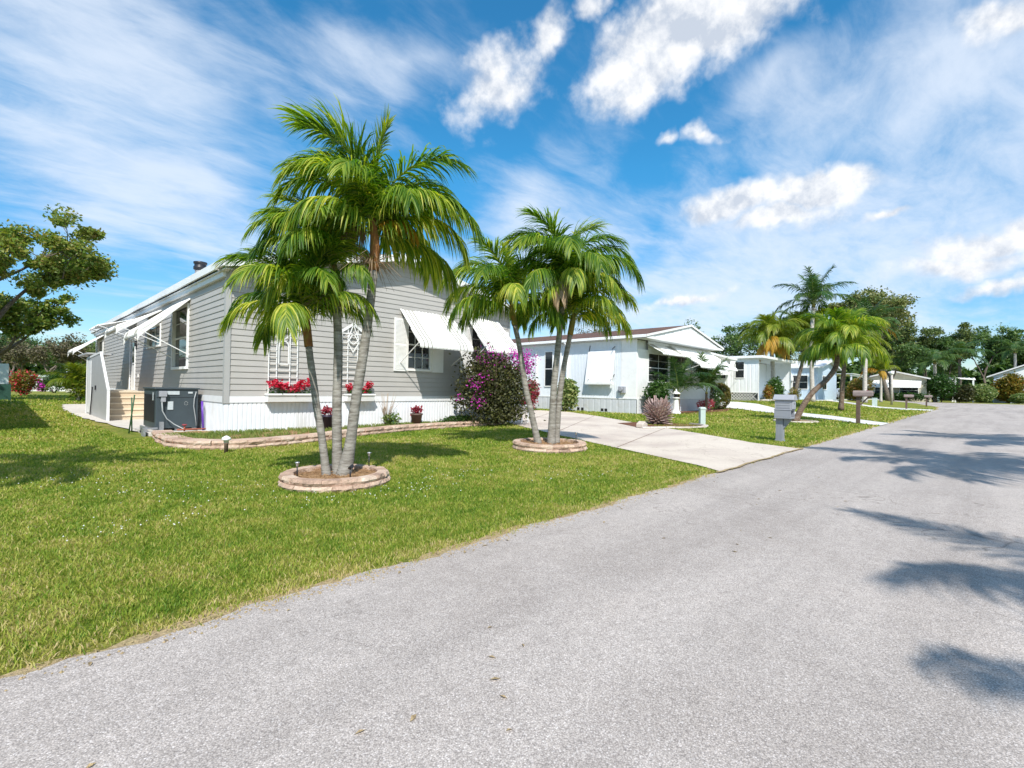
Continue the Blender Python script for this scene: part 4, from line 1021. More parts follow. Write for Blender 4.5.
# second group by the driveway
palm('left-leaning palm of the cluster beside the driveway', [(8.06, 6.92, .06), (7.93, 7.05, .84), (7.85, 7.13, 1.29), (7.74, 7.24, 2.21), (7.66, 7.31, 2.66), (7.60, 7.37, 3.15)], .068, .048,
     [(100, 0), (170, 1), (120, 2), (-60, 1, .9), (150, 3, 1.05), (190, 3), (60, 3), (230, 4, .9), (130, 4, 1.1), (-20, 4, .9), (165, 5, 1.05), (100, 5), (290, 5, .9), (30, 5, .9)], ADO, shaft_len=.5, group='palms of the driveway cluster')
palm('tall middle palm of the cluster beside the driveway', [(8.25, 6.73, .06), (8.26, 6.71, .96), (8.28, 6.68, 1.58), (8.34, 6.61, 2.60), (8.37, 6.56, 3.26), (8.39, 6.54, 3.72)], .080, .052,
     [(110, 0), (150, 1), (-20, 1, .9), (-70, 2, .9), (130, 2), (90, 2), (-40, 3, 1.05), (170, 3), (-10, 3, .9), (215, 3, .95), (260, 4, .9), (-60, 4, 1.1), (-35, 5, 1.1), (30, 4), (130, 4), (180, 5), (230, 5, .9), (75, 4), (-80, 5, .9), (200, 92, .75), (10, 3, .95), (60, 2, .9)], ADO, shaft_len=.7, group='palms of the driveway cluster', scale=1.07)
palm('short right-hand palm of the cluster beside the driveway', [(8.40, 6.72, .06), (8.43, 6.68, .95), (8.48, 6.62, 1.67), (8.57, 6.51, 2.48), (8.62, 6.45, 2.95)], .068, .048,
     [(60, 0, .9), (-30, 1, .9), (20, 2, .9), (-60, 3, .9), (200, 3, .8), (-20, 4, 1.0), (60, 4), (-45, 5, .95), (110, 4), (250, 4, .8), (0, 5, .9), (150, 5, .8)], ADO, shaft_len=.5, group='palms of the driveway cluster')

# palms across the neighbours' lawns
AL = lambda n, ks, off=0: [(off+i*137.5, ks[i*len(ks)//n]) for i in range(n)]
palm('palm leaning steeply to the right behind the grey mailbox', [(24.65, 6.12, .0), (24.90, 5.85, .75), (25.2, 5.55, 1.35), (25.55, 5.15, 1.85), (25.85, 4.85, 2.4), (25.92, 4.76, 2.9), (25.98, 4.70, 3.45)], .12, .10, AL(26, [0, 1, 1, 2, 2, 3, 3, 4, 4, 5, 5, 5]), ADO, bark='brownbark', shaftmat='shaftbrown', scale=1.28, shaft_len=.5)
palm('palm with an orange dying frond beside the stone bed of the white house', [(50.0, 14.3, .5), (50.05, 14.3, 2.9), (49.95, 14.37, 4.7), (49.85, 14.5, 6.0)], .2, .16, AL(22, [0, 1, 2, 2, 3, 3, 4, 5])+[(200, 90, 1.1), (170, 91), (230, 91)], YEL, bark='palebark', scale=2.1)
palm('dark slanting palm in front of the white canopy', [(55.8, 14.0, .5), (56.1, 13.7, 2.6), (56.4, 13.4, 4.4), (56.5, 13.3, 6.6)], .2, .15, AL(24, [1, 1, 2, 2, 3, 3, 4, 5], 50), YEL, bark='treebark', scale=2.3)
palm('tallest palm above the lawn, its feathery crown against the sky', [(52.6, 11.6, .5), (52.6, 11.7, 3.5), (52.5, 11.7, 7.0), (52.6, 11.6, 9.6)], .2, .15, AL(15, [0, 0, 1, 1, 2, 2, 2, 3], 10), QUEEN, bark='palebark', scale=1.35, dry=True)
palm('tall palm with hanging orange fronds left of the bare lamp post', [(60.9, 8.8, .45), (60.9, 8.8, 3.7), (60.95, 8.7, 6.4), (61.1, 8.5, 8.2)], .2, .16, AL(17, [0, 1, 1, 2, 2, 3, 3], 30)+[(100, 95, .9), (160, 95, .8), (-60, 95, .9)], QUEEN, bark='palebark', scale=1.15)
palm('small yellow-green palm beside the bare lamp post', [(70, 8.6, .4), (70.0, 8.6, 2.4), (69.9, 8.7, 4.0)], .13, .1, AL(9, [1, 2, 3, 4], 30)+[(120, 90), (200, 91)], YEL, bark='palebark', scale=1.3)
palm('dark palm behind the leaning palm', [(41.0, 7.3, .15), (41.0, 7.2, 2.2), (41.1, 7.1, 3.9)], .16, .13, AL(20, [1, 1, 2, 3, 3, 4, 4], 70), YEL, bark='brownbark', scale=1.9)
# tall palms off the right side of the street whose shadows fall on the asphalt
def shadow_palm(i, x, y, h, n, sc_, lab):
    random.seed(50+i)
    palm(lab, [(x, y, 0), (x+.1, y, h*.5), (x, y+.1, h)], .15, .11, AL(n, [1, 2, 2, 3], 20*i), QUEEN, bark='palebark', scale=sc_, group='palms along the right side of the street')
shadow_palm(0, 1.0, -6.80, 7.0, 13, .86, 'feathery palm across the street beside the camera')
shadow_palm(1, -1.2, -6.5, 7.0, 12, .74, 'shorter feathery palm across the street, nearest the camera')
shadow_palm(2, 8.2, -6.7, 8.0, 17, 1.25, 'tall feathery palm farther along the right side of the street')
shadow_palm(3, 15.9, -6.8, 8.0, 14, 1.1, 'third feathery palm along the right side of the street')
shadow_palm(4, -2.0, 7.4, 4.3, 13, .66, 'feathery palm on the lawn left of the camera')
# ------------------------------------------------------------ trellises, window boxes, pots on the near house
def trellis(x0, x1, z0, z1, label, kind):
    t = thing('trellis', label, 'trellis', ((x0+x1)/2, HY0-.06, z0), 'white trellises on the front wall')
    y = HY0-.05; xm = (x0+x1)/2; w = .028
    mb = MB()
    for x in (x0, x0+(x1-x0)*.27, x0+(x1-x0)*.73, x1): mb.bar((x, y, z0), (x, y, z1+(.13 if x0 < x < x1 else 0)), w, .02)
    k = 0; z = z0+.08
    while z < z1:
        if kind == 'arch' and z0+.62 < z < z1-.25: mb.bar((x0, y-.012, z), (x0+(x1-x0)*.27, y-.012, z), .022, .012); mb.bar((x0+(x1-x0)*.73, y-.012, z), (x1, y-.012, z), .022, .012)
        else: mb.bar((x0, y-.012, z), (x1, y-.012, z), .022, .012)
        z += .17
    if kind == 'arch':
        a = (x1-x0)*.17; zb, zt = z0+.75, z1-.5
        pts = [(xm-a, y-.02, zb)]+[(xm-a, y-.02, zt)]+[(xm-a*math.cos(PI*i/8), y-.02, zt+a*1.2*math.sin(PI*i/8)) for i in range(1, 8)]+[(xm+a, y-.02, zt), (xm+a, y-.02, zb), (xm-a, y-.02, zb)]
        for p, q in zip(pts[:-1], pts[1:]): mb.bar(p, q, .026, .014, up=(0, 1, 0))
    else:
        for zc in (z0+1.45,): 
            d = [(xm, y-.02, zc-.28), (xm+.17, y-.02, zc), (xm, y-.02, zc+.28), (xm-.17, y-.02, zc), (xm, y-.02, zc-.28)]
            for p, q in zip(d[:-1], d[1:]): mb.bar(p, q, .026, .014, up=(0, 1, 0))
    part('lattice', mb, M['white'], t)
    mb = MB(); zt = z1+.27
    for s in (-1, 1):
        mb.bar((xm, y-.022, zt), (xm+s*((x1-x0)/2+.10), y-.022, z1-.02), .07, .018, up=(0, 1, 0))
        mb.bar((xm, y-.02, zt-.03), (xm+s*.17, y-.02, z1-.18), .024, .012, up=(0, 1, 0)); mb.bar((xm+s*.17, y-.02, z1-.18), (xm, y-.02, z1-.32), .024, .012, up=(0, 1, 0))
    mb.bar((x0-.02, y-.02, z1-.02), (x1+.02, y-.02, z1-.02), .03, .014, up=(0, 1, 0))
    part('pointed_top', mb, M['white'], t)
trellis(4.70, 5.42, 1.08, 2.78, 'white trellis with an arch, above the longer flower box', 'arch')
trellis(6.66, 7.32, 1.08, 2.80, 'white trellis with a diamond, behind the near palm trunks', 'diamond')
def flowerbox(x0, x1, z0, z1, label, n):
    t = thing('window_box', label, 'flower box', ((x0+x1)/2, HY0-.14, z0), 'white flower boxes on the front wall')
    y0 = HY0-.27; mb = MB()
    mb.prism([(y0+.05, z0), (HY0-.035, z0), (HY0-.035, z1), (y0, z1)], 'x', x0+.02, x1-.02); mb.box(x0, x1, y0-.015, HY0-.032, z1-.03, z1+.012)
    part('box', mb, M['white'], t)
    Q = []
    for i in range(n):
        cx = x0+.12+(x1-x0-.24)*i/(n-1)+random.uniform(-.04, .04); cz = z1+.12+random.uniform(-.02, .20); cy = HY0-.16+random.uniform(-.05, .03)
        Q.append(ellipsoid_pts((cx, cy, cz), (.13, .09, .11), 75, .3))
    V, F = leaf_cloud(np.concatenate(Q), .065, asp=.9); link_np('flowers', V, [F], M['red'], t, off=((x0+x1)/2, HY0-.14, z0))
    V, F = leaf_cloud(np.stack([rng.uniform(x0+.08, x1-.08, 160), rng.uniform(HY0-.25, HY0-.06, 160), rng.uniform(z1-.01, z1+.14, 160)], 1), .08, asp=.6); link_np('foliage', V, [F], M['shrub'], t, off=((x0+x1)/2, HY0-.14, z0))
flowerbox(4.62, 5.82, .86, 1.06, 'longer white flower box full of red flowers under the arched trellis', 7)
flowerbox(6.74, 7.62, .86, 1.06, 'shorter white flower box with red flowers behind the near palm trunks', 4)
def pot(x, y, z, r, h, mat, label, leaf):
    t = thing('flower_pot', label, 'flower pot', (x, y, z)); mb = MB()
    mb.lathe((x, y, z), [(r*.72, 0), (r*.92, h*.85), (r*1.02, h*.86), (r*1.04, h), (r*.9, h), (r*.88, h*.9)], 20); part('pot', mb, M[mat], t)
    V, F = leaf_cloud(ellipsoid_pts((x, y, z+h+.08), (r*1.05, r*1.0, .13), 130, .2), .10, asp=.55, down=-.5); link_np('foliage', V, [F], M[leaf], t, off=(x, y, z))
pot(6.12, 12.75, .14, .17, .36, 'potdark', 'dark purple pot with small red flowers behind the near palm trunks', 'redleaf')
pot(9.02, 12.78, .14, .19, .33, 'potbrown', 'brown pot with dark red leaves below the dark front window', 'redleaf')
shrub('green_bush', 'small sparse bush with bare twigs against the white skirting', (8.05, 12.75, .13), (.30, .22, .22), 260, .09, 'varieg', flowers=None, sub=3)
mb = MB()
for i in range(26):
    a = random.uniform(0, 2*PI); s = random.uniform(.1, .35); x, y = 7.95+random.uniform(-.05, .1), 12.8; mb.tube([(x, y, .1), (x+s*.5*math.cos(a), y+s*.3*math.sin(a)-.02, .6), (x+s*math.cos(a), y-.05+s*.3*math.sin(a), .75+random.uniform(0, .45))], [.008, .006, .003], 4)
o = part('bare_twigs', mb, M['palmdry']); tag(o, 'thin bare twigs rising beside the small bush at the skirting', 'twigs')
# bougainvillea at the right corner
z_ = thing('bougainvillea', 'large dark bougainvillea with magenta flowers under the right front awning', 'shrub', (11.9, 12.1, .1))
def boug():
    c = (11.75, 12.0, .1); pts = []
    for (x, y, z, rx, ry, rz, n) in ((11.5, 12.1, 1.0, .85, .6, .75, 2600), (12.2, 11.9, 1.35, .9, .6, .8, 2800), (11.3, 12.2, 1.8, .8, .5, .55, 1300), (12.3, 12.1, 1.75, .7, .5, .5, 1300), (10.75, 12.3, 1.4, .5, .35, .75, 500), (11.8, 12.1, 2.3, .6, .4, .35, 420), (11.9, 11.9, .45, 1.1, .5, .4, 2000), (12.7, 11.95, 1.3, .4, .4, .7, 500), (12.9, 12.1, 1.9, .3, .3, .3, 180), (10.5, 12.4, .9, .35, .3, .5, 180), (11.1, 12.2, 2.35, .5, .3, .3, 160)):
        pts.append(np.array((x, y, z))+rng.normal(size=(n, 3))*np.array((rx, ry, rz))*.48)
    P = np.concatenate(pts); P = P[P[:, 2] > .12]; V, F = leaf_cloud(P, .10, asp=.6); link_np('foliage', V, [F], M['boug'], z_, off=(11.9, 12.1, .1))
    mb = MB()
    for i in range(26):
        a = random.uniform(0, 2*PI); s = random.uniform(.5, 1.15); x, y = 11.8+random.uniform(-.1, .1), 12.1
        zt = random.uniform(1.8, 2.75); mb.tube([(x, y, .1), (x+s*.4*math.cos(a), y+s*.3*math.sin(a), 1.2), (x+s*.8*math.cos(a), y+s*.5*math.sin(a), zt-.2), (x+s*1.1*math.cos(a), y+s*.6*math.sin(a), zt-.1)], [.03, .02, .01, .004], 5)
    part('stem', mb, M['brownbark'], z_)
    Q = []
    for (x, y, z, s, n) in ((12.65, 12.15, 2.28, .26, 190), (12.85, 12.2, 2.12, .26, 170), (12.3, 12.15, 2.4, .14, 36), (13.0, 12.2, 1.95, .16, 60), (11.05, 12.15, 1.95, .14, 26), (10.85, 12.1, 1.55, .12, 24), (10.65, 12.25, 1.35, .14, 60), (10.75, 12.2, .75, .14, 60), (10.1, 12.5, .85, .05, 16), (11.15, 12.1, 2.3, .12, 22), (10.75, 12.3, 2.1, .10, 16), (11.6, 12.0, 2.35, .12, 14), (12.75, 12.0, 1.75, .16, 50), (10.9, 12.1, 2.45, .12, 24), (12.1, 12.3, 2.2, .2, 34)):
        Q.append(np.array((x, y, z))+rng.normal(size=(int(n*(1.7 if x > 12.4 else .9)), 3))*np.array((s, s*.6, s*.6))*(1.0 if x > 12.4 else 1.5))
    Q = [q+np.array((.05, -.38, .12)) for q in Q]
    V, F = leaf_cloud(np.concatenate(Q), .06, asp=.9); link_np('flowers', V, [F], M['magenta'], z_, off=(11.9, 12.1, .1))
boug()
shrub('low_plants', 'low dark ground plants spreading under the bougainvillea', (10.6, 12.6, .12), (.9, .22, .14), 1300, .07, 'shrub', sub=4, cat='plants')
# hanging magenta cloth and things by the carport
mb = MB()
vs = []
for i in range(9):
    for k in range(13):
        vs.append((14.62+.30*i/8, 14.60+.04*math.sin(i*1.9+k*.4), .42+1.35*k/12))
mb.add(vs, [(i*13+k, (i+1)*13+k, (i+1)*13+k+1, i*13+k+1) for i in range(8) for k in range(12)], True)
t = thing('garden_flag', 'magenta cloth flag hanging by the driveway behind the bougainvillea', 'flag', (14.77, 14.6, 0))
f_ = part('cloth', mb, M['magenta_cloth'], t); so = f_.modifiers.new('t', 'SOLIDIFY'); so.thickness = .006
mb = MB(); mb.tube([(14.98, 14.62, 0), (14.98, 14.62, 1.95)], .013, 7); mb.tube([(14.55, 14.6, 1.79), (14.98, 14.6, 1.79)], .01, 6); part('pole', mb, M['darkmetal'], t)
t = thing('planter_stand', 'white planter stand at the driveway edge behind the bougainvillea', 'planter', (13.6, 12.55, 0))
mb = MB()
for x in (13.42, 13.78):
    for y in (12.4, 12.7): mb.box(x-.02, x+.02, y-.02, y+.02, .0, .42)
part('stand', mb, M['white'], t)
mb = MB(); mb.lathe((13.6, 12.55, .42), [(.14, 0), (.2, .22), (.23, .23), (.23, .27), (.19, .27)], 16); part('bowl', mb, M['white'], t)
V, F = leaf_cloud(ellipsoid_pts((13.6, 12.55, .78), (.24, .22, .14), 180, .2), .09); link_np('foliage', V, [F], M['redleaf'], t, off=(13.6, 12.55, 0))
shrub('shrub', 'pale variegated bush at the foot of the blue-white wall beyond the driveway', (22.75, 17.6), (.75, .7, 1.0), 2200, .22, 'varieg', sub=5)
shrub('shrub', 'dark brown-red bush in shade beside the pale variegated bush', (21.6, 19.2), (.5, .6, .95), 1200, .15, 'redleaf', sub=4)

# ------------------------------------------------------------ small spot lights round the palms
def spot(x, y, z, h, head, lab):
    t = thing('garden_light', lab, 'garden light', (x, y, z), 'small garden lights on stakes'); mb = MB()
    mb.tube([(x, y, z-.03), (x, y, z+h)], .009, 7); part('stake', mb, M['darkmetal'], t)
    mb = MB()
    if head == 'solar':
        mb.lathe((x, y, z+h), [(.008, 0), (.018, .02), (.02, .045), (.03, .048), (.028, .058), (.006, .065)], 14); part('lamp_head', mb, M['alu'], t)
    else:
        mb.tube([(x, y+.03, z+h), (x, y-.05, z+h+.035)], [.018, .024], 12); part('lamp_head', mb, M['darkmetal'], t)
spot(2.66, 6.35, .13, .12, 'solar', 'small light on the left of the near palm planter')
spot(3.10, 5.80, .13, .12, 'spot', 'dark spotlight at the front of the near palm planter')
spot(3.72, 6.42, .13, .15, 'solar', 'small light on the right of the near palm planter')
spot(8.72, 6.42, .15, .16, 'solar', 'small light on the right of the driveway palm planter')
t = thing('garden_light', 'mushroom-shaped white and brown path light at the left end of the pink edging', 'garden light', (2.96, 10.25, 0))
mb = MB(); mb.lathe((2.96, 10.25, 0), [(.035, 0), (.035, .17), (.05, .19)], 12); part('post', mb, M['brownbark'], t)
mb = MB(); mb.lathe((2.96, 10.25, .19), [(.04, 0), (.05, .05), (.085, .06), (.07, .10), (.03, .125), (.01, .135)], 16); part('lamp_head', mb, M['white'], t)
t = thing('garden_tap', 'low red valve and brown pipe lying by the air conditioner pad', 'tap', (3.2, 14.1, .14))
mb = MB(); mb.tube([(3.0, 14.15, .16), (3.6, 14.1, .16)], .02, 8); mb.tube([(3.15, 14.13, .12), (3.15, 14.13, .26)], .02, 8); part('pipe', mb, M['terracotta'], t)
mb = MB(); mb.lathe((3.15, 14.13, .26), [(.05, 0), (.055, .015), (.05, .03)], 10); part('handle', mb, M['redleaf'], t)

# ------------------------------------------------------------ mailboxes
def mailbox_grey(x, y):
    t = thing('mailbox', 'tall grey plastic mailbox with a newspaper shelf, nearest the camera', 'mailbox', (x, y, 0))
    mb = MB(); mb.box(x-.085, x+.085, y-.085, y+.085, 0, .62); mb.box(x-.10, x+.10, y-.10, y+.10, 0, .05)
    for k in (-1, 1): mb.box(x-.09, x-.0855, y+k*.035-.008, y+k*.035+.008, .06, .6)
    part('post', mb, M['plastgrey'], t, .008)
    mb = MB(); mb.prism([(y-.29, .61), (y-.10, .61), (y-.086, .34), (y-.12, .38)], 'x', x-.06, x+.06); part('bracket', mb, M['plastgrey'], t)
    x0, x1, y0, y1 = x-.19, x+.19, y-.33, y+.11
    mb = MB(); mb.box(x0+.01, x1-.01, y0+.03, y1-.01, .62, .66); mb.box(x0+.01, x0+.03, y0+.03, y1-.01, .66, .84); mb.box(x1-.03, x1-.01, y0+.03, y1-.01, .66, .84); mb.box(x0+.03, x1-.03, y1-.03, y1-.01, .66, .84); part('newspaper_shelf', mb, M['plastgrey'], t, .006)
    mb = MB(); mb.box(x0, x1, y0+.02, y1, .842, .87); mb.box(x0+.02, x1-.02, y0+.02, y1-.02, .87, 1.10); b_ = part('box', mb, M['plastgrey2'], t, .008)
    mb = MB()
    for k in (0, 1, 2): mb.box(x0+.012, x0+.0195, y0+.06, y1-.06, .90+k*.065, .915+k*.065)
    part('ridge', mb, M['plastgrey'], b_)
    mb = MB(); mb.box(x0+.03, x1-.03, y0-.0, y0+.018, .875, 1.09); dd = part('door', mb, M['plastgrey2'], t, .006)
    mb = MB(); mb.box(x-.03, x+.03, y0-.022, y0-.002, 1.02, 1.04); part('handle', mb, M['plastgrey'], dd)
    mb = MB(); pr = [(x0-.02, 1.103), (x1+.02, 1.103), (x1+.02, 1.13), (x1-.10, 1.25), (x0+.10, 1.25), (x0-.02, 1.13)]
    mb.prism(pr, 'y', y0-.03, y1+.02); part('lid', mb, M['plastgrey2'], t, .01)
    mb = MB(); mb.box(x1-.018, x1-.006, y0+.08, y0+.10, .95, 1.09); mb.box(x1-.018, x1-.006, y0+.08, y0+.16, 1.04, 1.09); part('flag', mb, M['redleaf'], t)
mailbox_grey(14.42, 3.93)
def mailbox_wood(x, y, z, h, label, pm='wood', bm_='mbrown', two=False):
    t = thing('mailbox', label, 'mailbox', (x, y, z)); mb = MB()
    mb.box(x-.07, x+.07, y-.07, y+.07, z, z+h-.22); part('post', mb, M[pm], t)
    mb = MB(); mb.box(x-.16, x+.16, y-.48, y+.16, z+h-.26, z+h-.222); mb.bar((x, y-.08, z+h-.62), (x, y-.36, z+h-.27), .05); part('bracket', mb, M[pm], t)
    mb = MB(); n = 9; pr = [(x-.12, z+h-.22), (x+.12, z+h-.22), (x+.12, z+h-.1)]+[(x+.12*math.cos(PI*i/n), z+h-.1+.10*math.sin(PI*i/n)) for i in range(1, n)]+[(x-.12, z+h-.1)]
    mb.prism(pr, 'y', y-.50, y+.18); b_ = part('box', mb, M[bm_], t)
    mb = MB(); mb.prism([(x+(a-x)*.96, z+h-.22+.005+(b-(z+h-.22))*.96) for a, b in pr], 'y', y-.515, y-.502); part('door', mb, M[bm_], t)
    mb = MB(); mb.box(x+.122, x+.13, y-.35, y-.33, z+h-.15, z+h+.03); mb.box(x+.122, x+.13, y-.35, y-.27, z+h-.02, z+h+.03); part('flag', mb, M['redleaf'], t)
mailbox_wood(25.74, 3.95, 0, 1.45, 'weathered brown mailbox on a dark wooden post, second along the street')
mailbox_wood(56.6, 5.1, 0, 1.32, 'brown mailbox on a wooden post, third along the street')
mailbox_wood(72.3, 4.75, 0, 1.28, 'pale brown mailbox on a post, farthest along the street', 'wood', 'mbrown')

# ------------------------------------------------------------ house B: white and blue with a brown roof
bx0, bx1, by0, by1 = 24.24, 34.25, 13.8, 34.0
B = thing('mobile_home', 'blue-white mobile home with a brown roof beyond the driveway', 'house', (bx0, by0, 0))
mb = MB(); ribbed(mb, 'x', bx0, by0+1.0, by1, .86, 4.12, .11, .02); part('side_wall', mb, M['bluewall'], B)
mb = MB(); wbox(mb, 'x', bx0, by0-.0, by0+.98, .86, 4.12, 0, .02); mb.box(bx0+.0, bx0+1.18, by0-.02, by0-.001, .86, 3.60); part('corner_panel', mb, M['white'], B)
mb = MB(); lap(mb, 'y', by0, lambda z: bx0+1.2, lambda z: bx1, .86, 4.12, .2, [(25.45, 33.0, 1.75, 3.45)], .014); part('front_wall', mb, M['bluepanel'], B)
mb = MB(); mb.box(bx0+.02, bx1-.02, by0+.15, by0+.2, .86, 4.12); mb.box(bx0+.02, bx0+.05, by0+.2, by1, .86, 4.12); mb.box(bx1-.05, bx1, by0+.0, by1, 0, 4.12); mb.box(bx0, bx1, by1-.05, by1, 0, 4.12); mb.box(bx0+.05, bx1-.05, by0+.2, by1-.1, .9, .95); part('wall', mb, M['bluepanel'], B)
mb = MB(); ribbed(mb, 'x', bx0-.02, by0, by1, 0, .80, .4, .01); lap(mb, 'y', by0-.02, lambda z: bx0, lambda z: bx1, 0, .80, .2, (), .012); part('skirting', mb, M['greyskirt'], B)
mb = MB(); wbox(mb, 'x', bx0, by0-.04, by1, .80, .858, 0, .05); wbox(mb, 'y', by0, bx0, bx1, .80, .858, 0, .05); mb.box(bx0-.05, bx0+.12, by0-.07, by0-.052, 0, .80); part('base_trim', mb, M['trim'], B)
r = roof(B, bx0-.35, bx1+.35, by0-.75, by1+.3, 4.30, 5.38, 29.4, M['shingle'], .05, .12)
mb = MB(); lap(mb, 'y', by0-.70, lambda z: bx0-.25+(z-4.2+.1)/.208*1.0, lambda z: bx1+.25-(z-4.2+.1)/.208*1.0, 4.2, 5.22, .22, (), .01); mb.prism([(bx0-.25, 4.19), (bx1+.25, 4.19), (29.4, 5.28)], 'y', by0-.695, by0-.65); mb.box(bx0-.3, bx1+.3, by0-.74, by0-.715, 4.12, 4.26); part('gable', mb, M['white'], r)
mb = MB(); mb.box(bx0-.3, bx1+.3, by0-.70, by0-.02, 4.13, 4.15); mb.box(bx0-.3, bx0-.03, by0, by1, 4.13, 4.15); part('soffit', mb, M['bluepanel'], B)
mb = MB(); mb.box(bx0-.44, bx0-.36, by0-.75, by1+.3, 4.16, 4.29); part('gutter', mb, M['white'], r)
window(B, 'y', by0, 25.52, 28.0, 1.82, 3.40, .07, .03, (1, 1), 'front window left of the big white awning')
window(B, 'y', by0, 28.15, 32.9, 1.82, 3.40, .07, .03, (2, 1), 'wide front window under the big white awning')
awning(B, 'y', by0, 28.0, 33.6, 4.05, 1.9, 1.15, .2, .5, label='big plain white awning at the front corner', bands=(), strut=True, zstrut=2.2)
awning(B, 'y', by0, 25.3, 28.3, 3.95, 1.0, .52, 0, 0, label='small white awning over the left front window', strut=False)
mb = MB()   # side panel hanging below the awning corner
mb.prism([(33.0, 3.0), (34.2, 3.0), (33.55, 1.7)], 'y', by0-.09, by0-.06); part('corner_brace', mb, M['white'], B)
# lift-up shutter on the side wall, standing off the wall at its foot
mb = MB(); mb.add([(bx0-.05, 15.15, 3.55), (bx0-.05, 17.0, 3.55), (bx0-.34, 17.0, 1.72), (bx0-.34, 15.15, 1.72), (bx0-.09, 15.15, 3.56), (bx0-.09, 17.0, 3.56), (bx0-.38, 17.0, 1.73), (bx0-.38, 15.15, 1.73)], [(0, 1, 2, 3), (4, 7, 6, 5), (0, 4, 5, 1), (3, 2, 6, 7), (0, 3, 7, 4), (1, 5, 6, 2)])
mb.box(bx0-.385, bx0-.20, 15.14, 17.01, 1.60, 1.735)
part('storm_shutter', mb, M['white'], B, .01)
mb = MB()
for a, b in ((15.2, 15.4), (16.75, 16.95)): mb.bar((bx0-.02, a, 2.2), (bx0-.42, a, 1.85), .02)
mb.bar((bx0-.02, 15.2, 3.78), (bx0-.3, 15.2, 3.6), .03); mb.bar((bx0-.02, 16.9, 3.9), (bx0-.12, 16.9, 3.55), .03)
part('shutter_stay', mb, M['darkmetal'], B)
window(B, 'x', bx0, 19.75, 20.35, 1.5, 3.65, .06, .05, (0, 0), 'narrow side window', -.022)
for yy in (19.0, 19.35, 21.0):
    mb = MB(); wbox(mb, 'x', bx0, yy, yy+.12, 1.4, 3.75, .02, .10); part('shutter_strip', mb, M['white'], B)
mb = MB(); mb.tube([(bx0-.4, 18.5, 4.15), (bx0-.2, 18.5, 3.95), (bx0-.12, 18.5, 3.7), (bx0-.12, 18.5, .18), (bx0-.2, 18.45, .09), (bx0-.7, 18.0, .07)], .075, 8); part('downspout', mb, M['white'], B)
mb = MB(); mb.box(bx0-.2, bx0-.02, 14.45, 14.85, 1.15, 1.5); mb.tube([(bx0-.2, 14.65, 1.35), (bx0-.3, 14.65, 1.35)], .11, 12); part('electric_meter', mb, M['plastgrey2'], B)
mb = MB()
for yy in (17.6, 17.3, 15.9, 15.65): wbox(mb, 'x', bx0-.02, yy, yy+.18, .06, .22, .011, .016)
part('skirt_vent', mb, M['darkmetal'], B)
# carport of B
t = thing('carport', 'flat white carport roof and post attached to the right of the brown-roofed house', 'carport', (38, 18, 0))
mb = MB(); mb.add([(34.7, 14.6, 4.12), (41.7, 14.6, 3.86), (41.7, 30, 3.86), (34.7, 30, 4.12), (34.7, 14.6, 4.27), (41.7, 14.6, 4.01), (41.7, 30, 4.01), (34.7, 30, 4.27)], [(0, 3, 2, 1), (4, 5, 6, 7), (0, 1, 5, 4), (1, 2, 6, 5), (2, 3, 7, 6), (3, 0, 4, 7)]); part('roof', mb, M['white'], t)
for yy in (14.9, 21, 28):
    zg = float(TZ(41, yy)); mb = MB(); mb.box(40.9, 41.04, yy, yy+.14, zg, 3.86); mb.tube([(40.93, yy+.07, 3.1), (40.8, yy+.07, 3.55), (40.4, yy+.07, 3.86)], .05, 8); part('post', mb, M['white'], t)
mb = MB(); mb.tube([(34.75, 14.55, 4.2), (34.62, 14.5, 3.9), (34.5, 14.5, 3.6)], .07, 8); part('gutter_spout', mb, M['white'], t)

# things on B's lawn
t = thing('garden_lighthouse', 'small white lighthouse ornament with a dark lantern in front of the round bush', 'ornament', (26.3, 12.5, 0))
mb = MB(); mb.lathe((26.3, 12.5, 0), [(.27, 0), (.27, .1), (.2, .16), (.17, .30), (.13, .85), (.13, .86), (.20, .88), (.20, .93), (.11, .94)], 20); part('tower', mb, M['white'], t)
mb = MB(); mb.lathe((26.3, 12.5, .93), [(.11, 0), (.11, .2), (.09, .22)], 12); part('lantern', mb, M['lantern'], t)
mb = MB(); mb.lathe((26.3, 12.5, 1.13), [(.25, 0), (.24, .04), (.12, .12), (.05, .19), (.03, .26), (.005, .3)], 16); part('cap', mb, M['white'], t)
# stump of trimmed leaf bases
t = thing('trimmed_palm_stump', 'pinkish stump of trimmed palm leaf bases in the bed by the driveway', 'plant', (17.45, 9.0, 0))
mb = MB(); mb.lathe((17.45, 9.0, 0), [(.20, 0), (.30, .3), (.36, .6), (.2, .85)], 14); part('trunk', mb, M['brownbark'], t)
V = []; F = []
for i in range(150):
    a = i*2.39996; q = i/150; el = -.05+1.25*q; r_ = .20+.16*math.sin(q*PI*.8); z0 = .06+.72*q; L = random.uniform(.28, .46)*(1-.15*q)
    d = Vector((math.cos(a)*math.cos(el), math.sin(a)*math.cos(el), math.sin(el))); s = Vector((-math.sin(a), math.cos(a), 0)); p = Vector((17.45+r_*.7*math.cos(a), 9.0+r_*.7*math.sin(a), z0)); w = .05
    u = d.cross(s); b = len(V); e = p+d*L
    V += [p-s*w, p+u*w*.5, p+s*w, p-u*w*.4, e-s*w*.5, e+u*w*.25, e+s*w*.5, e-u*w*.2]; F += [(b, b+1, b+5, b+4), (b+1, b+2, b+6, b+5), (b+2, b+3, b+7, b+6), (b+3, b, b+4, b+7), (b+4, b+5, b+6, b+7)]
mb = MB(); mb.add(V, F); part('leaf_bases', mb, M['pinkdry'], t)
t = thing('garden_bed', 'white stone edging round the bed with the trimmed stump', 'garden bed', (16, 8.5, 0))
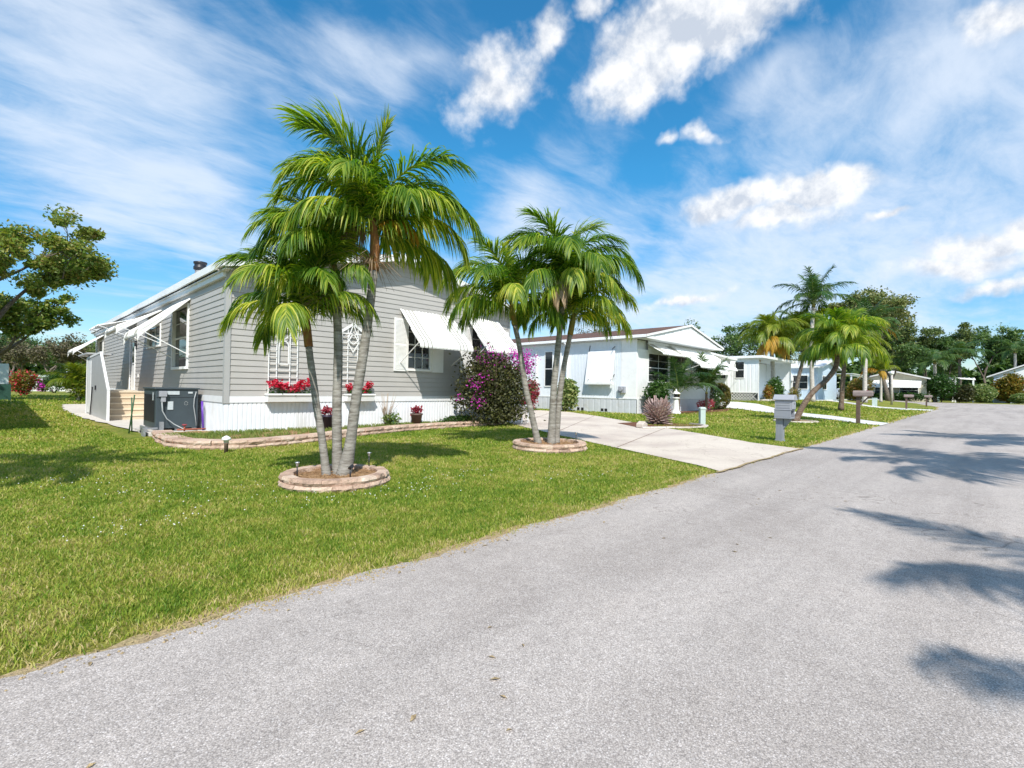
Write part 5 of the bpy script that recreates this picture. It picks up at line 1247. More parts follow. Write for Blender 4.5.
mb = MB(); blockwall(mb, [(14.95, 8.25), (15.6, 8.0), (16.4, 7.35), (17.2, 7.1), (18.1, 7.35), (18.6, 8.2)], .08, .12, .3, 1, .02); part('edging', mb, M['wblock'], t)
mb = MB(); mb.add([(15.0, 8.3, .03), (15.7, 8.05, .03), (16.5, 7.4, .03), (17.2, 7.2, .03), (18.1, 7.45, .03), (18.5, 8.3, .03), (18.6, 10, .03), (16.5, 10.2, .03)], [tuple(range(8))]); part('mulch', mb, M['redmulch'], t)
mb = MB(); mb.prism([(15.1, 0.03), (15.45, .03), (15.45, .16), (15.275, .25), (15.1, .16)], 'y', 8.35, 8.6); o = part('garden_stone', mb, M['wblock'], None, .02); tag(o, 'little white house-shaped stone beside the driveway edging', 'ornament')
t = thing('utility_pedestal', 'pale green utility pedestal standing alone on the lawn', 'utility box', (19.0, 7.95, 0))
mb = MB(); mb.lathe((19.0, 7.95, 0), [(.14, 0), (.14, .60)], 4, smooth=False); part('body', mb, M['utility'], t, .01)
mb = MB(); mb.lathe((19.0, 7.95, .601), [(.16, 0), (.16, .05), (.10, .09)], 4, smooth=False); part('lid', mb, M['utility'], t)
t = thing('utility_pedestal', 'small pale utility box beside the tall orange-fronded palm', 'utility box', (62.5, 8.5, .2))
mb = MB(); zz = float(TZ(62.5, 8.2)); mb.box(62.35, 62.75, 8.0, 8.4, zz, zz+.8); mb.box(62.33, 62.77, 7.98, 8.42, zz+.8, zz+.86); part('body', mb, M['utility'], t, .02)
mb = MB(); mb.add([(24.3, 12.7, .02), (27.5, 12.0, .02), (31.5, 11.9, .02), (36.5, 13.0, .02+TZ(36.5, 13)), (36.4, 13.9, .04+TZ(36.4, 13.9)), (33, 13.78, .03), (24.3, 13.78, .02)], [tuple(range(7))]); t = part('garden_bed', mb, M['redmulch']); tag(t, 'red mulch bed along the front of the brown-roofed house', 'garden bed')
shrub('round_bush', 'dark green round bush at the corner of the brown-roofed house', (25.05, 12.95), (.82, .75, .95), 3600, .13, 'shrub', sub=7, shell=.75)
t = shrub('clipped_shrub', 'reddish green clipped barrel-shaped shrub in front of the carport', (34.9, 13.4), (.95, .9, 1.0), 7000, .11, 'ixora', sub=1, shell=.9)
shrub('flowering_bush', 'white-flowering bush beside the awning corner', (33.2, 13.0), (.45, .4, .9), 700, .1, 'shrub', fn=22, fmat='white', fleaf=.08)
shrub('low_bush', 'low brown bush at the foot of the front wall', (30.8, 12.7), (.7, .5, .45), 700, .1, 'redleaf')
palm('small feathery palm with drooping fronds in front of the house corner window', [(26.6, 12.5, 0), (26.6, 12.5, 1.2)], .09, .07, AL(8, [0, 1, 1, 2, 2], 200), QUEEN, bark='brownbark', scale=.84, shaft_len=.3, name='young_palm')
palm('small feathery palm in front of the wide front window', [(30.2, 12.4, 0), (30.25, 12.4, 1.3)], .09, .07, AL(7, [0, 0, 1, 2], 40), QUEEN, bark='brownbark', scale=.92, shaft_len=.3, name='young_palm')
# white stones round the leaning palm
t = thing('planter_ring', 'low white stone ring on the lawn behind the grey mailbox', 'planter', (24.6, 6.1, 0))
mb = MB(); N = 28; blockwall(mb, [(24.65+.9*math.cos(2*PI*k/N), 6.1+.9*math.sin(2*PI*k/N)) for k in range(N+1)], .08, .15, .3, 1); part('edging', mb, M['wblock'], t)
mb = MB(); mb.add([(24.65+.85*math.cos(2*PI*k/N), 6.1+.85*math.sin(2*PI*k/N), .05) for k in range(N)], [tuple(range(N))]); part('mulch', mb, M['mulch'], t)

# ------------------------------------------------------------ house C: white with lattice skirt
cx0, cx1, cy0, cy1 = 44.6, 54.2, 13.9, 32.0; g0 = .55
Cc = thing('mobile_home', 'white mobile home with a lattice skirt behind the brown-roofed house', 'house', (cx0, cy0, g0))
mb = MB(); ribbed(mb, 'x', cx0, cy0, cy1, g0+.75, 4.2, .3, .015); mb.box(cx0+.004, cx0+.06, cy0+.004, cy1, g0+.75, 4.2); mb.box(cx0+.06, cx1, cy1-.06, cy1, g0, 4.2); mb.box(cx1-.06, cx1, cy0, cy1-.06, g0, 4.2); part('side_wall', mb, M['bluepanel'], Cc)
mb = MB(); lap(mb, 'y', cy0+2.2, lambda z: cx0+.1, lambda z: cx1-.1, g0+.7, 4.15, .2, (), .012); mb.box(cx0+.06, cx1-.06, cy0+2.21, cy0+2.26, g0, 4.15); part('front_wall', mb, M['bluepanel'], Cc)
mb = MB(); mb.box(cx0-.04, cx0-.0, cy0-.03, cy1, g0+.70, g0+.75); mb.box(cx0-.03, cx0+.1, cy0-.05, cy0-.002, g0, 4.2); mb.box(cx1-.1, cx1, cy0-.05, cy0-.002, g0, 4.2); part('corner_trim', mb, M['white'], Cc)
mb = MB()
z0 = g0; 
for k in range(-4, 70):
    for s in (1, -1):
        ya = cy0+k*.26; yb = ya+s*.72
        if min(ya, yb) < cy0-.01 or max(ya, yb) > cy0+12: continue
        mb.bar((cx0-.01-.008*s, ya, g0), (cx0-.01-.008*s, yb, g0+.70), .045, .01, up=(1, 0, 0))
part('lattice_skirt', mb, M['white'], Cc)
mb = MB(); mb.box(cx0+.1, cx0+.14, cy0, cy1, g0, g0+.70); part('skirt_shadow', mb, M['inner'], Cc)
mb = MB(); mb.box(cx0-.3, cx1+.3, cy0-.45, cy1+.3, 4.2, 4.42); part('roof', mb, M['white'], Cc, .02)
window(Cc, 'x', cx0, 15.05, 15.75, 2.55, 3.9, .07, .04, (0, 0), 'side window nearest the corner', -.018)
window(Cc, 'x', cx0, 16.6, 20.4, 2.5, 3.6, .07, .04, (2, 0), 'wide side window under the awning', -.018)
awning(Cc, 'x', cx0, 15.7, 21.0, 4.1, 1.6, 1.15, 0, 0, label='white side awning', bands=(), zstrut=2.2)
window(Cc, 'y', cy0+2.2, 46.4, 49.6, 1.9, 3.5, .06, .03, (1, 0), 'porch window in deep shade', -.016)
mb = MB(); mb.box(cx0+.1, cx1-.1, cy0-.02, cy0+.02, g0+.9, g0+.96); mb.box(cx0+.1, cx1-.1, cy0+.03, cy0+2.2, g0+.02, g0+.3)
for k in range(30): mb.box(cx0+.2+k*.31, cx0+.24+k*.31, cy0-.015, cy0+.015, g0+.3, g0+.9)
part('porch_rail', mb, M['sky_blue'], Cc)
t = thing('garden_bed', 'pale stone edging under the orange-fronded palm', 'garden bed', (50, 13.5, .5))
mb = MB(); blockwall(mb, [(43.9, 13.3), (46, 12.9), (49, 12.7), (52, 12.9), (53.8, 13.4)], .18, .2, .4, 1, .03); part('edging', mb, M['wblock'], t)
shrub('dark_bush', 'dark green bush at the porch of the white lattice house', (47.4, 13.5), (1.3, .7, 1.1), 2200, .2, 'shrub')
shrub('croton_bush', 'small reddish bush left of the dark porch bush', (45.5, 13.3), (.7, .5, .75), 900, .16, 'croton')
shrub('orange_bush', 'small orange-leaved bush right of the palm with the orange frond', (53.2, 13.3), (.7, .6, .7), 700, .16, 'croton')

# ------------------------------------------------------------ house D: white canopy on posts, light blue wall
dx0, dx1, dy0, dy1 = 63.8, 73.5, 13.6, 32
D = thing('mobile_home', 'light blue mobile home with a white canopy behind the leaning palm', 'house', (dx0, dy0, .55))
mb = MB(); ribbed(mb, 'x', dx0, dy0, dy1, .55, 4.25, .3, .02); mb.box(dx0+.004, dx0+.06, dy0, dy1, .55, 4.25); part('side_wall', mb, M['sky_blue'], D)
mb = MB(); lap(mb, 'y', dy0, lambda z: dx0, lambda z: dx1, .55, 4.25, .2, (), .012); mb.box(dx0+.06, dx1, dy0+.003, dy0+.06, .55, 4.25); mb.box(dx1-.06, dx1, dy0+.06, dy1, .55, 4.25); part('front_wall', mb, M['sky_blue'], D)
r = roof(D, dx0-.3, dx1+.3, dy0-.5, dy1, 4.3, 5.3, 68.7, M['roofw'], .06, .18)
mb = MB(); mb.prism([(dx0, 4.25), (dx1, 4.25), (68.7, 5.15)], 'y', dy0+.0, dy0+.05); part('gable', mb, M['sky_blue'], r)
window(D, 'x', dx0, 14.6, 16.2, 1.8, 3.3, .08, .05, (1, 0), None, -.024)
window(D, 'y', dy0, 66, 68, 1.8, 3.3, .08, .05, (1, 0), None, -.016)
t = thing('canopy', 'white canopy on slim white posts left of the light blue house', 'canopy', (59.5, 17, .55))
mb = MB(); mb.prism([(58.9, 3.0), (60.3, 4.1), (61.6, 4.1), (63.5, 3.0), (63.5, 3.1), (61.6, 4.2), (60.3, 4.2), (58.9, 3.1)], 'y', 16.0, 24); mb.prism([(58.9, 3.05), (60.3, 4.15), (61.6, 4.15), (63.5, 3.05), (63.5, 2.7), (58.9, 2.7)], 'y', 15.95, 15.99); part('roof', mb, M['white'], t)
for (x, y) in ((59.0, 16.1), (63.4, 16.1), (59.0, 23.8), (63.4, 23.8)):
    mb = MB(); mb.box(x-.09, x+.09, y-.09, y+.09, .55, 3.0); part('post', mb, M['white'], t)
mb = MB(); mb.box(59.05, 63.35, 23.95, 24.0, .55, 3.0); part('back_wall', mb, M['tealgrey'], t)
# car between
def car(x, y, z, lab):
    t = thing('parked_car', lab, 'car', (x, y, z)); mb = MB()
    side = [(-2.15, .35), (-2.2, .75), (-1.9, .92), (-1.05, .98), (-.55, 1.40), (.75, 1.42), (1.5, 1.02), (2.1, .95), (2.2, .6), (2.15, .35)]
    ns = len(side); vs = []
    for (w, f) in ((-.85, 0), (-.88, 0), (.88, 0), (.85, 0)):
        pass
    for sgn in (-1, 1):
        for (a, b) in side:
            w = .88 if b < 1.0 else .68; vs.append((x+a, y+sgn*w, z+b))
    mb.add(vs, [tuple(range(ns)), tuple(range(ns, 2*ns))[::-1]]+[(i, (i+1) % ns, ns+(i+1) % ns, ns+i) for i in range(ns)]); part('body', mb, M['carpaint'], t, .05)
    mb = MB(); sg = [(-.95, 1.0), (-.55, 1.33), (.70, 1.35), (1.3, 1.02)]
    for sgn in (-1, 1): mb.add([(x+a, y+sgn*(.90 if b < 1.1 else .715), z+b) for a, b in sg], [(0, 1, 2, 3)])
    mb.add([(x-1.07, y-.7, z+1.0), (x-1.07, y+.7, z+1.0), (x-.60, y+.6, z+1.38), (x-.60, y-.6, z+1.38)], [(0, 1, 2, 3)]); mb.add([(x+1.53, y-.7, z+1.03), (x+1.53, y+.7, z+1.03), (x+.82, y+.6, z+1.41), (x+.82, y-.6, z+1.41)], [(0, 1, 2, 3)])
    part('car_window', mb, M['glass'], t)
    for a in (-1.35, 1.35):
        for sgn in (-1, 1):
            mb = MB(); mb.tube([(x+a, y+sgn*.72, z+.33), (x+a, y+sgn*.93, z+.33)], .33, 18); w = part('wheel', mb, M['rubber'], t)
            mb = MB(); mb.tube([(x+a, y+sgn*.931, z+.33), (x+a, y+sgn*.945, z+.33)], .19, 12); part('rim', mb, M['alu'], w)
car(77.5, 14.8, .55, 'pale blue car parked behind the leaning palm trunk')
t = thing('timber_frame', 'white timber carport frame with a diagonal brace behind the brown mailbox', 'frame', (82, 14, .5))
zc = .5
for (x, y) in ((78.8, 12.9), (83.5, 12.9), (88.5, 12.9), (83.5, 17), (88.5, 17)):
    mb = MB(); mb.box(x-.09, x+.09, y-.09, y+.09, .3, 3.7); part('post', mb, M['palebark'] if y > 13 else M['trim'], t)
mb = MB(); mb.box(78.6, 88.7, 12.8, 13.0, 3.7, 3.95); mb.box(78.6, 88.7, 16.9, 17.1, 3.7, 3.95); mb.bar((83.5, 12.88, .7), (85.3, 12.88, 2.7), .13); mb.box(78.5, 88.8, 12.6, 17.3, 3.95, 4.02); part('beam', mb, M['trim'], t)
t = thing('low_wall', 'long low white kerb wall along the front of the distant lots', 'wall', (70, 12.4, .4))
mb = MB()
for x in range(56, 96, 2): mb.add([(x, 12.0, TZ(x, 12)-.1), (x+1.98, 12.0, TZ(x+2, 12)-.1), (x+1.98, 12.15, TZ(x+2, 12)-.1), (x, 12.15, TZ(x, 12)-.1), (x, 12.0, TZ(x, 12)+.12), (x+1.98, 12.0, TZ(x+2, 12)+.12), (x+1.98, 12.15, TZ(x+2, 12)+.12), (x, 12.15, TZ(x, 12)+.12)], [(0, 1, 5, 4), (1, 2, 6, 5), (2, 3, 7, 6), (3, 0, 4, 7), (4, 5, 6, 7)])
part('kerb', mb, M['walk'], t)
# house E: cream with a long white awning, across the end of the street
E_ = thing('mobile_home', 'cream mobile home with a long white awning at the end of the street', 'house', (116, 12, 0))
mb = MB(); mb.box(116, 127, 7.6, 17, 0, 4.2); part('wall', mb, M['beigewall'], E_)
mb = MB()
mb.add([(115.4, 7.0, 4.1), (127.5, 7.0, 4.1), (127.5, 12.3, 5.5), (115.4, 12.3, 5.5), (115.4, 17.6, 4.1), (127.5, 17.6, 4.1), (115.4, 7.0, 4.35), (127.5, 7.0, 4.35), (127.5, 12.3, 5.75), (115.4, 12.3, 5.75), (115.4, 17.6, 4.35), (127.5, 17.6, 4.35)],
       [(0, 1, 2, 3), (3, 2, 5, 4), (6, 9, 8, 7), (9, 10, 11, 8), (0, 3, 9, 6), (3, 4, 10, 9), (1, 7, 8, 2), (2, 8, 11, 5), (0, 6, 7, 1), (4, 5, 11, 10)]); r = part('roof', mb, M['roofw'], E_)
mb = MB(); mb.prism([(7.6, 4.2), (17, 4.2), (12.3, 5.45)], 'x', 115.99, 116.2); part('gable', mb, M['beigewall'], r)
awning(E_, 'x', 116, 8.3, 15.5, 4.0, 2.0, 1.2, 0, 0, bands=())
window(E_, 'x', 116, 8.8, 11.4, 1.3, 2.9, .1, .05, (1, 0), None, -.012); window(E_, 'x', 116, 12.4, 15.2, 1.3, 2.9, .1, .05, (2, 0), None, -.012)
shrub('hedge', 'dark green hedge in front of the cream house', (114.4, 11.5, 0), (.9, 4.6, .75), 4200, .3, 'shrub', sub=9, cat='hedge')
# lamp post
t = thing('lamp_post', 'bare pale post with a round lamp at the far end of the lawn', 'lamp post', (74.4, 8.1, .4)); zz = float(TZ(74.4, 8.1))
mb = MB(); mb.tube([(74.4, 8.1, zz), (74.4, 8.1, zz+3.6)], .12, 10); part('post', mb, M['palebark'], t)
mb = MB(); mb.lathe((74.4, 8.1, zz+3.6), [(.08, 0), (.2, .1), (.24, .25), (.18, .42), (.05, .5)], 14); part('lamp_globe', mb, M['white'], t)
# ------------------------------------------------------------ far right end of the street
t = thing('pergola', 'small white carport frame at the far end of the street', 'carport', (123.5, 4, .1))
mb = MB(); mb.bar((124.6, 4.2, 4.6), (127.4, 1.4, 4.4), .3, .25); mb.bar((127.6, 7.2, 4.6), (130.4, 4.4, 4.4), .3, .25)
for k in range(5):
    a = k/4; mb.bar((124.7+2.6*a, 4.1-2.6*a, 4.6), (127.7+2.6*a, 7.1-2.6*a, 4.6), .2, .2)
part('beam', mb, M['white'], t)
for (x, y) in ((124.8, 4.0), (127.2, 1.6), (127.8, 7.0), (130.2, 4.6)):
    mb = MB(); mb.box(x-.13, x+.13, y-.13, y+.13, 0, 4.5); part('post', mb, M['white'], t)
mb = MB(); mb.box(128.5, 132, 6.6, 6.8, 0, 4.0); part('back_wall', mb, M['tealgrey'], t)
rx0, ry1 = 133, -1.0
H = thing('house', 'pale blue-grey gabled house beyond the hedges at the far right', 'house', (136, -7, 0))
mb = MB(); mb.box(133, 147, -14, -1.2, 0, 5.0); part('wall', mb, M['sky_blue'], H)
mb = MB(); mb.prism([(-14.6, 5.0), (-.6, 5.0), (-7.6, 7.9)], 'x', 132.99, 146.9); part('gable', mb, M['bluepanel'], H)
mb = MB()
mb.add([(132.4, -.2, 4.85), (147.6, -.2, 4.85), (147.6, -7.6, 8.1), (132.4, -7.6, 8.1), (132.4, -15, 4.85), (147.6, -15, 4.85), (132.4, -.2, 5.1), (147.6, -.2, 5.1), (147.6, -7.6, 8.35), (132.4, -7.6, 8.35), (132.4, -15, 5.1), (147.6, -15, 5.1)],
       [(0, 1, 2, 3), (3, 2, 5, 4), (6, 9, 8, 7), (9, 10, 11, 8), (0, 3, 9, 6), (3, 4, 10, 9), (1, 7, 8, 2), (2, 8, 11, 5), (0, 6, 7, 1), (4, 5, 11, 10)]); part('roof', mb, M['roofw'], H)
window(H, 'x', 133, -5, -3, 1.5, 3.2, .1, .05, (1, 0), None, -.02)
shrub('clipped_bush', 'flat-topped pale green clipped bush across the end of the street', (127.2, 0.4, 0), (2.4, 2.3, 1.9), 5200, .3, 'varieg', sub=3, shell=.85)
shrub('croton_bush', 'large yellow and red croton bush in front of the pale blue-grey house', (130.5, -3.0, 0), (2.8, 2.5, 2.9), 6000, .42, 'croton', sub=6)
shrub('low_hedge', 'low bright green hedge at the far right street corner', (128.0, -4.8, 0), (2.2, 2.0, 1.05), 3500, .25, 'varieg', sub=4, cat='hedge')
shrub('dark_shrub', 'tall dark green shrub right of the farthest mailboxes', (117.5, 6.0, 0), (2.8, 2.6, 2.7), 5000, .34, 'shrub', sub=7)
shrub('dark_shrub', 'smaller dark shrub under the farthest palm', (119.0, 3.4, 0), (2.2, 2.0, 1.9), 3000, .34, 'boug', sub=5)
shrub('low_bush', 'yellow-green bush at the foot of the orange-fronded palm row', (72.5, 10.8), (2.6, 1.6, 1.6), 3600, .26, 'croton', sub=5)
shrub('low_bush', 'dense green bush behind the bare lamp post', (76.5, 12.0), (2.2, 1.3, 1.5), 2800, .28, 'shrub', sub=5)
palm('distant palm in front of the white carport frame', [(119.0, 6.6, 0), (119.0, 6.6, 3.5), (118.9, 6.7, 7.5)], .3, .24, AL(15, [1, 2, 2, 3, 3]), QUEEN, bark='palebark', scale=1.7)
palm('distant dark palm behind the clipped bush', [(131.5, 3.6, 0), (131.5, 3.6, 4.5), (131.4, 3.7, 9.0)], .3, .24, AL(15, [1, 2, 2, 3], 40), QUEEN, bark='treebark', scale=1.9)
palm('distant palm on a pale trunk among the trees at the end of the street', [(142, -4.4, 0), (142, -4.4, 6), (142, -4.3, 10.5)], .25, .22, AL(12, [1, 2, 3], 80), QUEEN, bark='palebark', scale=1.5)

# ------------------------------------------------------------ background trees
tg = 'trees behind the houses'
TREES = [
 # label, x, y, h, spread, n, leaf, mat, seed, levels
 ('large olive tree with an open top behind the tall palms', 98.5, 11.2, 21.5, .8, 22000, .45, 'oak3', 3, 4),
 ('green tree filling the right flank of the large olive tree', 131, 14.8, 19.5, .8, 15000, .45, 'oak3', 23, 4),
 ('rounded dark tree right of the large olive tree', 106, 11.5, 14.5, .8, 10000, .45, 'oak2', 4, 4),
 ('olive-brown tree behind the cream house', 112, 18, 17.0, .8, 11000, .5, 'oak3', 5, 4),
 ('dark tree rising behind the white carport frame', 134, 9.5, 15.5, .8, 12000, .5, 'oak2', 6, 4),
 ('taller loose-crowned tree above the clipped bush', 146, 4.2, 20.0, .75, 12000, .52, 'oak3', 8, 4),
 ('tall dark tree behind the far clipped bush', 150, -0.5, 19.5, .75, 12000, .52, 'oak2', 9, 4),
 ('dark broad tree behind the pale blue-grey house', 155, -7.5, 19.0, .85, 12000, .55, 'oak2', 10, 4),
 ('green tree at the far right edge of the picture', 150, -13, 17.5, .85, 9000, .55, 'oak3', 12, 4),
 ('deep green tree filling the gap left of the white carport frame', 140, 14, 16.0, .85, 11000, .5, 'oak2', 14, 4),
 ('leafless-looking brownish tree behind the brown roof', 50.5, 34.0, 11.4, .8, 2600, .22, 'sparse', 15, 4),
 ('green treetop behind the left half of the brown roof', 53.5, 31.8, 10.2, .7, 3000, .28, 'oak3', 16, 4),
 ('dark treetop behind the ridge of the brown roof', 57.5, 27.8, 10.6, .6, 3600, .28, 'oak2', 17, 4),
 ('dark tree behind the flat white carport roof', 75, 31.0, 10.8, .7, 5000, .33, 'oak2', 18, 4),
 ('taller dark tree behind the lattice-skirted house', 79, 27.5, 13.2, .7, 6500, .36, 'oak2', 19, 4),
 ('greener tree to the right behind the lattice-skirted house', 84, 22.5, 11.6, .8, 5500, .36, 'oak3', 20, 4),
 ('wide dark tree behind the light blue house', 92, 20.5, 12.5, .9, 7000, .4, 'oak2', 21, 4),
]
for (lab, x, y, h, sp, n, lf, mt, sd, lv) in TREES:
    h *= .88; lf *= .85; n = int(n*1.1)
    broad_tree('tree', lab, (x, y), h, .28 if h > 12 else .2, sp, n, lf, mt, sd, lv, .26, tg, nk=(2, 3), cl=.95 if mt != 'sparse' else .7, flat=1.0)
# left side of the picture
broad_tree('almond_tree', 'large spreading tree with reddish tips at the left edge', (.1, 49.5), 13.6, .19, .95, 34000, .25, 'oak', 33, 4, .22, None, nk=(2, 3), cl=.75, flat=.85, lean=(.0, -.02))
broad_tree('almond_tree', 'lower spreading tree under the large tree at the left edge', (.15, 54), 9.0, .17, 1.0, 9000, .27, 'oak', 37, 4, .22, None, nk=(2, 3), cl=.85, flat=.8)
tl = 'distant trees beyond the back lawns'
for i, (lab, x, y, h, mt, sd) in enumerate((
 ('distant grey-brown tree beyond the back lawn, far left', 2.5, 112, 8.2, 'sparse', 41), ('distant tree with bare grey twigs left of the low white building', 5.5, 106, 9.0, 'sparse', 42), ('distant dark green tree right of the bare-twigged tree', 8.5, 108, 7.8, 'oak2', 43),
 ('distant green tree nearest the grey house corner', 11.5, 104, 8.0, 'oak3', 44), ('distant dark tree seen just left of the grey house', 15.5, 100, 8.6, 'oak2', 45), ('distant tree at the left edge behind the red bush', -.5, 118, 9.5, 'oak2', 46), ('low distant tree in the gap behind the back lawn', 7, 124, 9.0, 'oak2', 47), ('far dark tree closing the back lawn', 12, 128, 9.5, 'oak2', 48), ('far green tree at the left', 1, 132, 10.5, 'oak3', 49))):
    broad_tree('tree', lab, (x, y), h, .2, .85, 4200, .34, mt, sd, 4, .25, tl, nk=(2, 3), cl=1.4)
t = thing('low_building', 'long low white building far beyond the back lawn', 'building', (4.5, 82, 0))
mb = MB(); mb.box(2.4, 9.5, 84, 88, 0, 1.75); part('wall', mb, M['white'], t)
mb = MB(); mb.box(2.2, 9.7, 83.8, 88.2, 1.75, 2.0); part('roof', mb, M['mint'], t)
for x in (3.2, 4.6, 6.2, 7.8):
    mb = MB(); mb.box(x, x+.5, 83.97, 83.995, .8, 1.35); part('window', mb, M['glass'], t)
t = thing('garden_shed', 'small pale shed beside the yellow-green palm clump', 'shed', (6.2, 78, 0))
mb = MB(); mb.box(5.4, 6.3, 76, 79, 0, 2.3); part('wall', mb, M['beigewall'], t)
mb = MB(); mb.prism([(5.25, 2.3), (6.45, 2.3), (5.85, 2.65)], 'y', 75.8, 79.2); part('roof', mb, M['white'], t)
shrub('red_bush', 'bush with bright red flowers beyond the left lawn', (1.35, 58), (1.05, .9, 1.15), 2600, .17, 'croton', fn=110, fmat='red', fleaf=.14)
shrub('magenta_bush', 'small magenta-flowered bush before the low white building', (3.6, 80), (.8, .6, .7), 700, .2, 'shrub', fn=60, fmat='magenta', fleaf=.16)
shrub('green_bush', 'round dark green bush in the middle of the back lawn', (4.1, 72), (1.15, 1.0, 1.1), 2400, .2, 'shrub')
shrub('palm_clump', 'feathery yellow-green clump at the rear corner of the grey house', (3.6, 43.5), (.9, 1.1, 1.1), 1500, .34, 'palmyel', asp=.18, sub=5)
palm('areca palm arching over the yellow-green clump behind the grey house', [(3.6, 43.2, 0), (3.6, 43.2, .8)], .08, .06, AL(13, [0, 1, 1, 2, 3], 0), YEL, scale=1.25, shaft_len=.3, name='areca_palm')
t = thing('utility_box', 'pale mint box with a dark green base at the left edge', 'shed', (.1, 46, 0))
mb = MB(); mb.box(-1.5, .38, 45.2, 47, 1.05, 2.35); part('body', mb, M['mint'], t)
mb = MB(); mb.box(-1.5, .50, 44.9, 47.2, 0, 1.04); part('base', mb, M['dgreen'], t)
# neighbour to the left, outside the picture, whose shadow lies on the lawn
N_ = thing('mobile_home', 'neighbouring mobile home just outside the left edge', 'house', (-6, 17, 0))
mb = MB(); mb.box(-11, -1.45, 16.2, 40, 0, 3.8); part('wall', mb, M['beigewall'], N_)
roof(N_, -11.3, -1.2, 15.8, 40.3, 3.8, 4.9, -6.2, M['roofw'], .06, .18)
mb = MB(); mb.lathe((-1.75, 17.6, 3.7), [(.15, 0), (.15, 1.0), (.25, 1.05), (.2, 1.25)], 10); part('vent_pipe', mb, M['galv'], N_)

# ------------------------------------------------------------ far wood closing the horizon
def far_wood(name, pts, h, n, mat):
    P = []
    for (x0, y0), (x1, y1) in zip(pts[:-1], pts[1:]):
        L = math.hypot(x1-x0, y1-y0); k = int(L/7)+1
        for i in range(k):
            t = i/k; hh = h*random.uniform(.7, 1.15); c = (x0+(x1-x0)*t+random.uniform(-4, 4), y0+(y1-y0)*t+random.uniform(-4, 4), hh*.5)
            P.append(ellipsoid_pts(c, (5.5, 5.5, hh*.5), int(n*7/100)+40, .5))
            for _ in range(3): P.append(ellipsoid_pts((c[0]+random.gauss(0, 2.5), c[1]+random.gauss(0, 2.5), hh*random.uniform(.75, 1.0)), (1.9, 1.9, 1.5), 60, .3))
    V, F = leaf_cloud(np.concatenate(P), 1.5, asp=.7); o = link_np(name, V, [F], M[mat]); tag(o, kind='stuff')
far_wood('distant_wood', [(-70, 170), (-20, 165), (40, 160), (90, 130), (120, 90), (140, 60), (158, 30), (168, 0), (168, -40)], 9, 14000, 'oak2')

# ------------------------------------------------------------ sky, sun, camera
S_AZ, S_EL = math.radians(51), math.radians(48)     # direction the light travels, height of the sun
tosun = Vector((-math.cos(S_AZ)*math.cos(S_EL), -math.sin(S_AZ)*math.cos(S_EL), math.sin(S_EL)))
w = bpy.data.worlds.new('World'); sc.world = w; w.use_nodes = True; nt = w.node_tree; nt.nodes.clear()
sky = nt.nodes.new('ShaderNodeTexSky'); sky.sky_type = 'NISHITA'; sky.sun_disc = False
sky.sun_elevation = S_EL; sky.sun_rotation = math.atan2(tosun.x, tosun.y); sky.air_density = 1.0; sky.dust_density = 0.3; sky.ozone_density = 1.4
hs = nt.nodes.new('ShaderNodeHueSaturation'); hs.inputs['Saturation'].default_value = 1.28; hs.inputs['Value'].default_value = 1.10; hs.inputs['Hue'].default_value = .492; nt.links.new(sky.outputs[0], hs.inputs['Color'])
tc = nt.nodes.new('ShaderNodeTexCoord'); D0 = tc.outputs['Generated']
def vm(op, a, b=None, out=0):
    n = nt.nodes.new('ShaderNodeVectorMath'); n.operation = op
    for i, v in enumerate((a, b)):
        if v is None: continue
        if hasattr(v, 'links'): nt.links.new(v, n.inputs[i])
        else: n.inputs[i].default_value = v
    return n.outputs[out]
def nz(scale, detail, rough, vec, dist=0, col_=False):
    n = nt.nodes.new('ShaderNodeTexNoise'); n.inputs['Scale'].default_value = scale; n.inputs['Detail'].default_value = detail; n.inputs['Roughness'].default_value = rough; n.inputs['Distortion'].default_value = dist
    nt.links.new(vec, n.inputs['Vector']); return n.outputs['Color' if col_ else 'Fac']
warp = vm('SCALE', vm('SUBTRACT', nz(7, 4, .6, D0, col_=True), (.5, .5, .5))); warp.node.inputs['Scale'].default_value = .12
Pw = vm('ADD', D0, warp)
warp2 = vm('SCALE', vm('SUBTRACT', nz(3, 3, .6, D0, col_=True), (.5, .5, .5))); warp2.node.inputs['Scale'].default_value = .30
Pw2 = vm('ADD', D0, warp2)
def blob(P, c, rw, rh, rot, amp):
    c = Vector(c).normalized(); r = c.cross(Vector((0, 0, 1))).normalized(); u = r.cross(c); a = math.radians(rot)
    U = (r*math.cos(a)+u*math.sin(a))/rw; Vv = (u*math.cos(a)-r*math.sin(a))/rh
    x = mth(nt, 'SUBTRACT', vm('DOT_PRODUCT', P, tuple(U), 1), U.dot(c)); y = mth(nt, 'SUBTRACT', vm('DOT_PRODUCT', P, tuple(Vv), 1), Vv.dot(c))
    L = mth(nt, 'SQRT', mth(nt, 'ADD', mth(nt, 'MULTIPLY', x, x), mth(nt, 'MULTIPLY', y, y)))
    return mth(nt, 'MULTIPLY', mth(nt, 'SUBTRACT', 1.0, L), amp), y
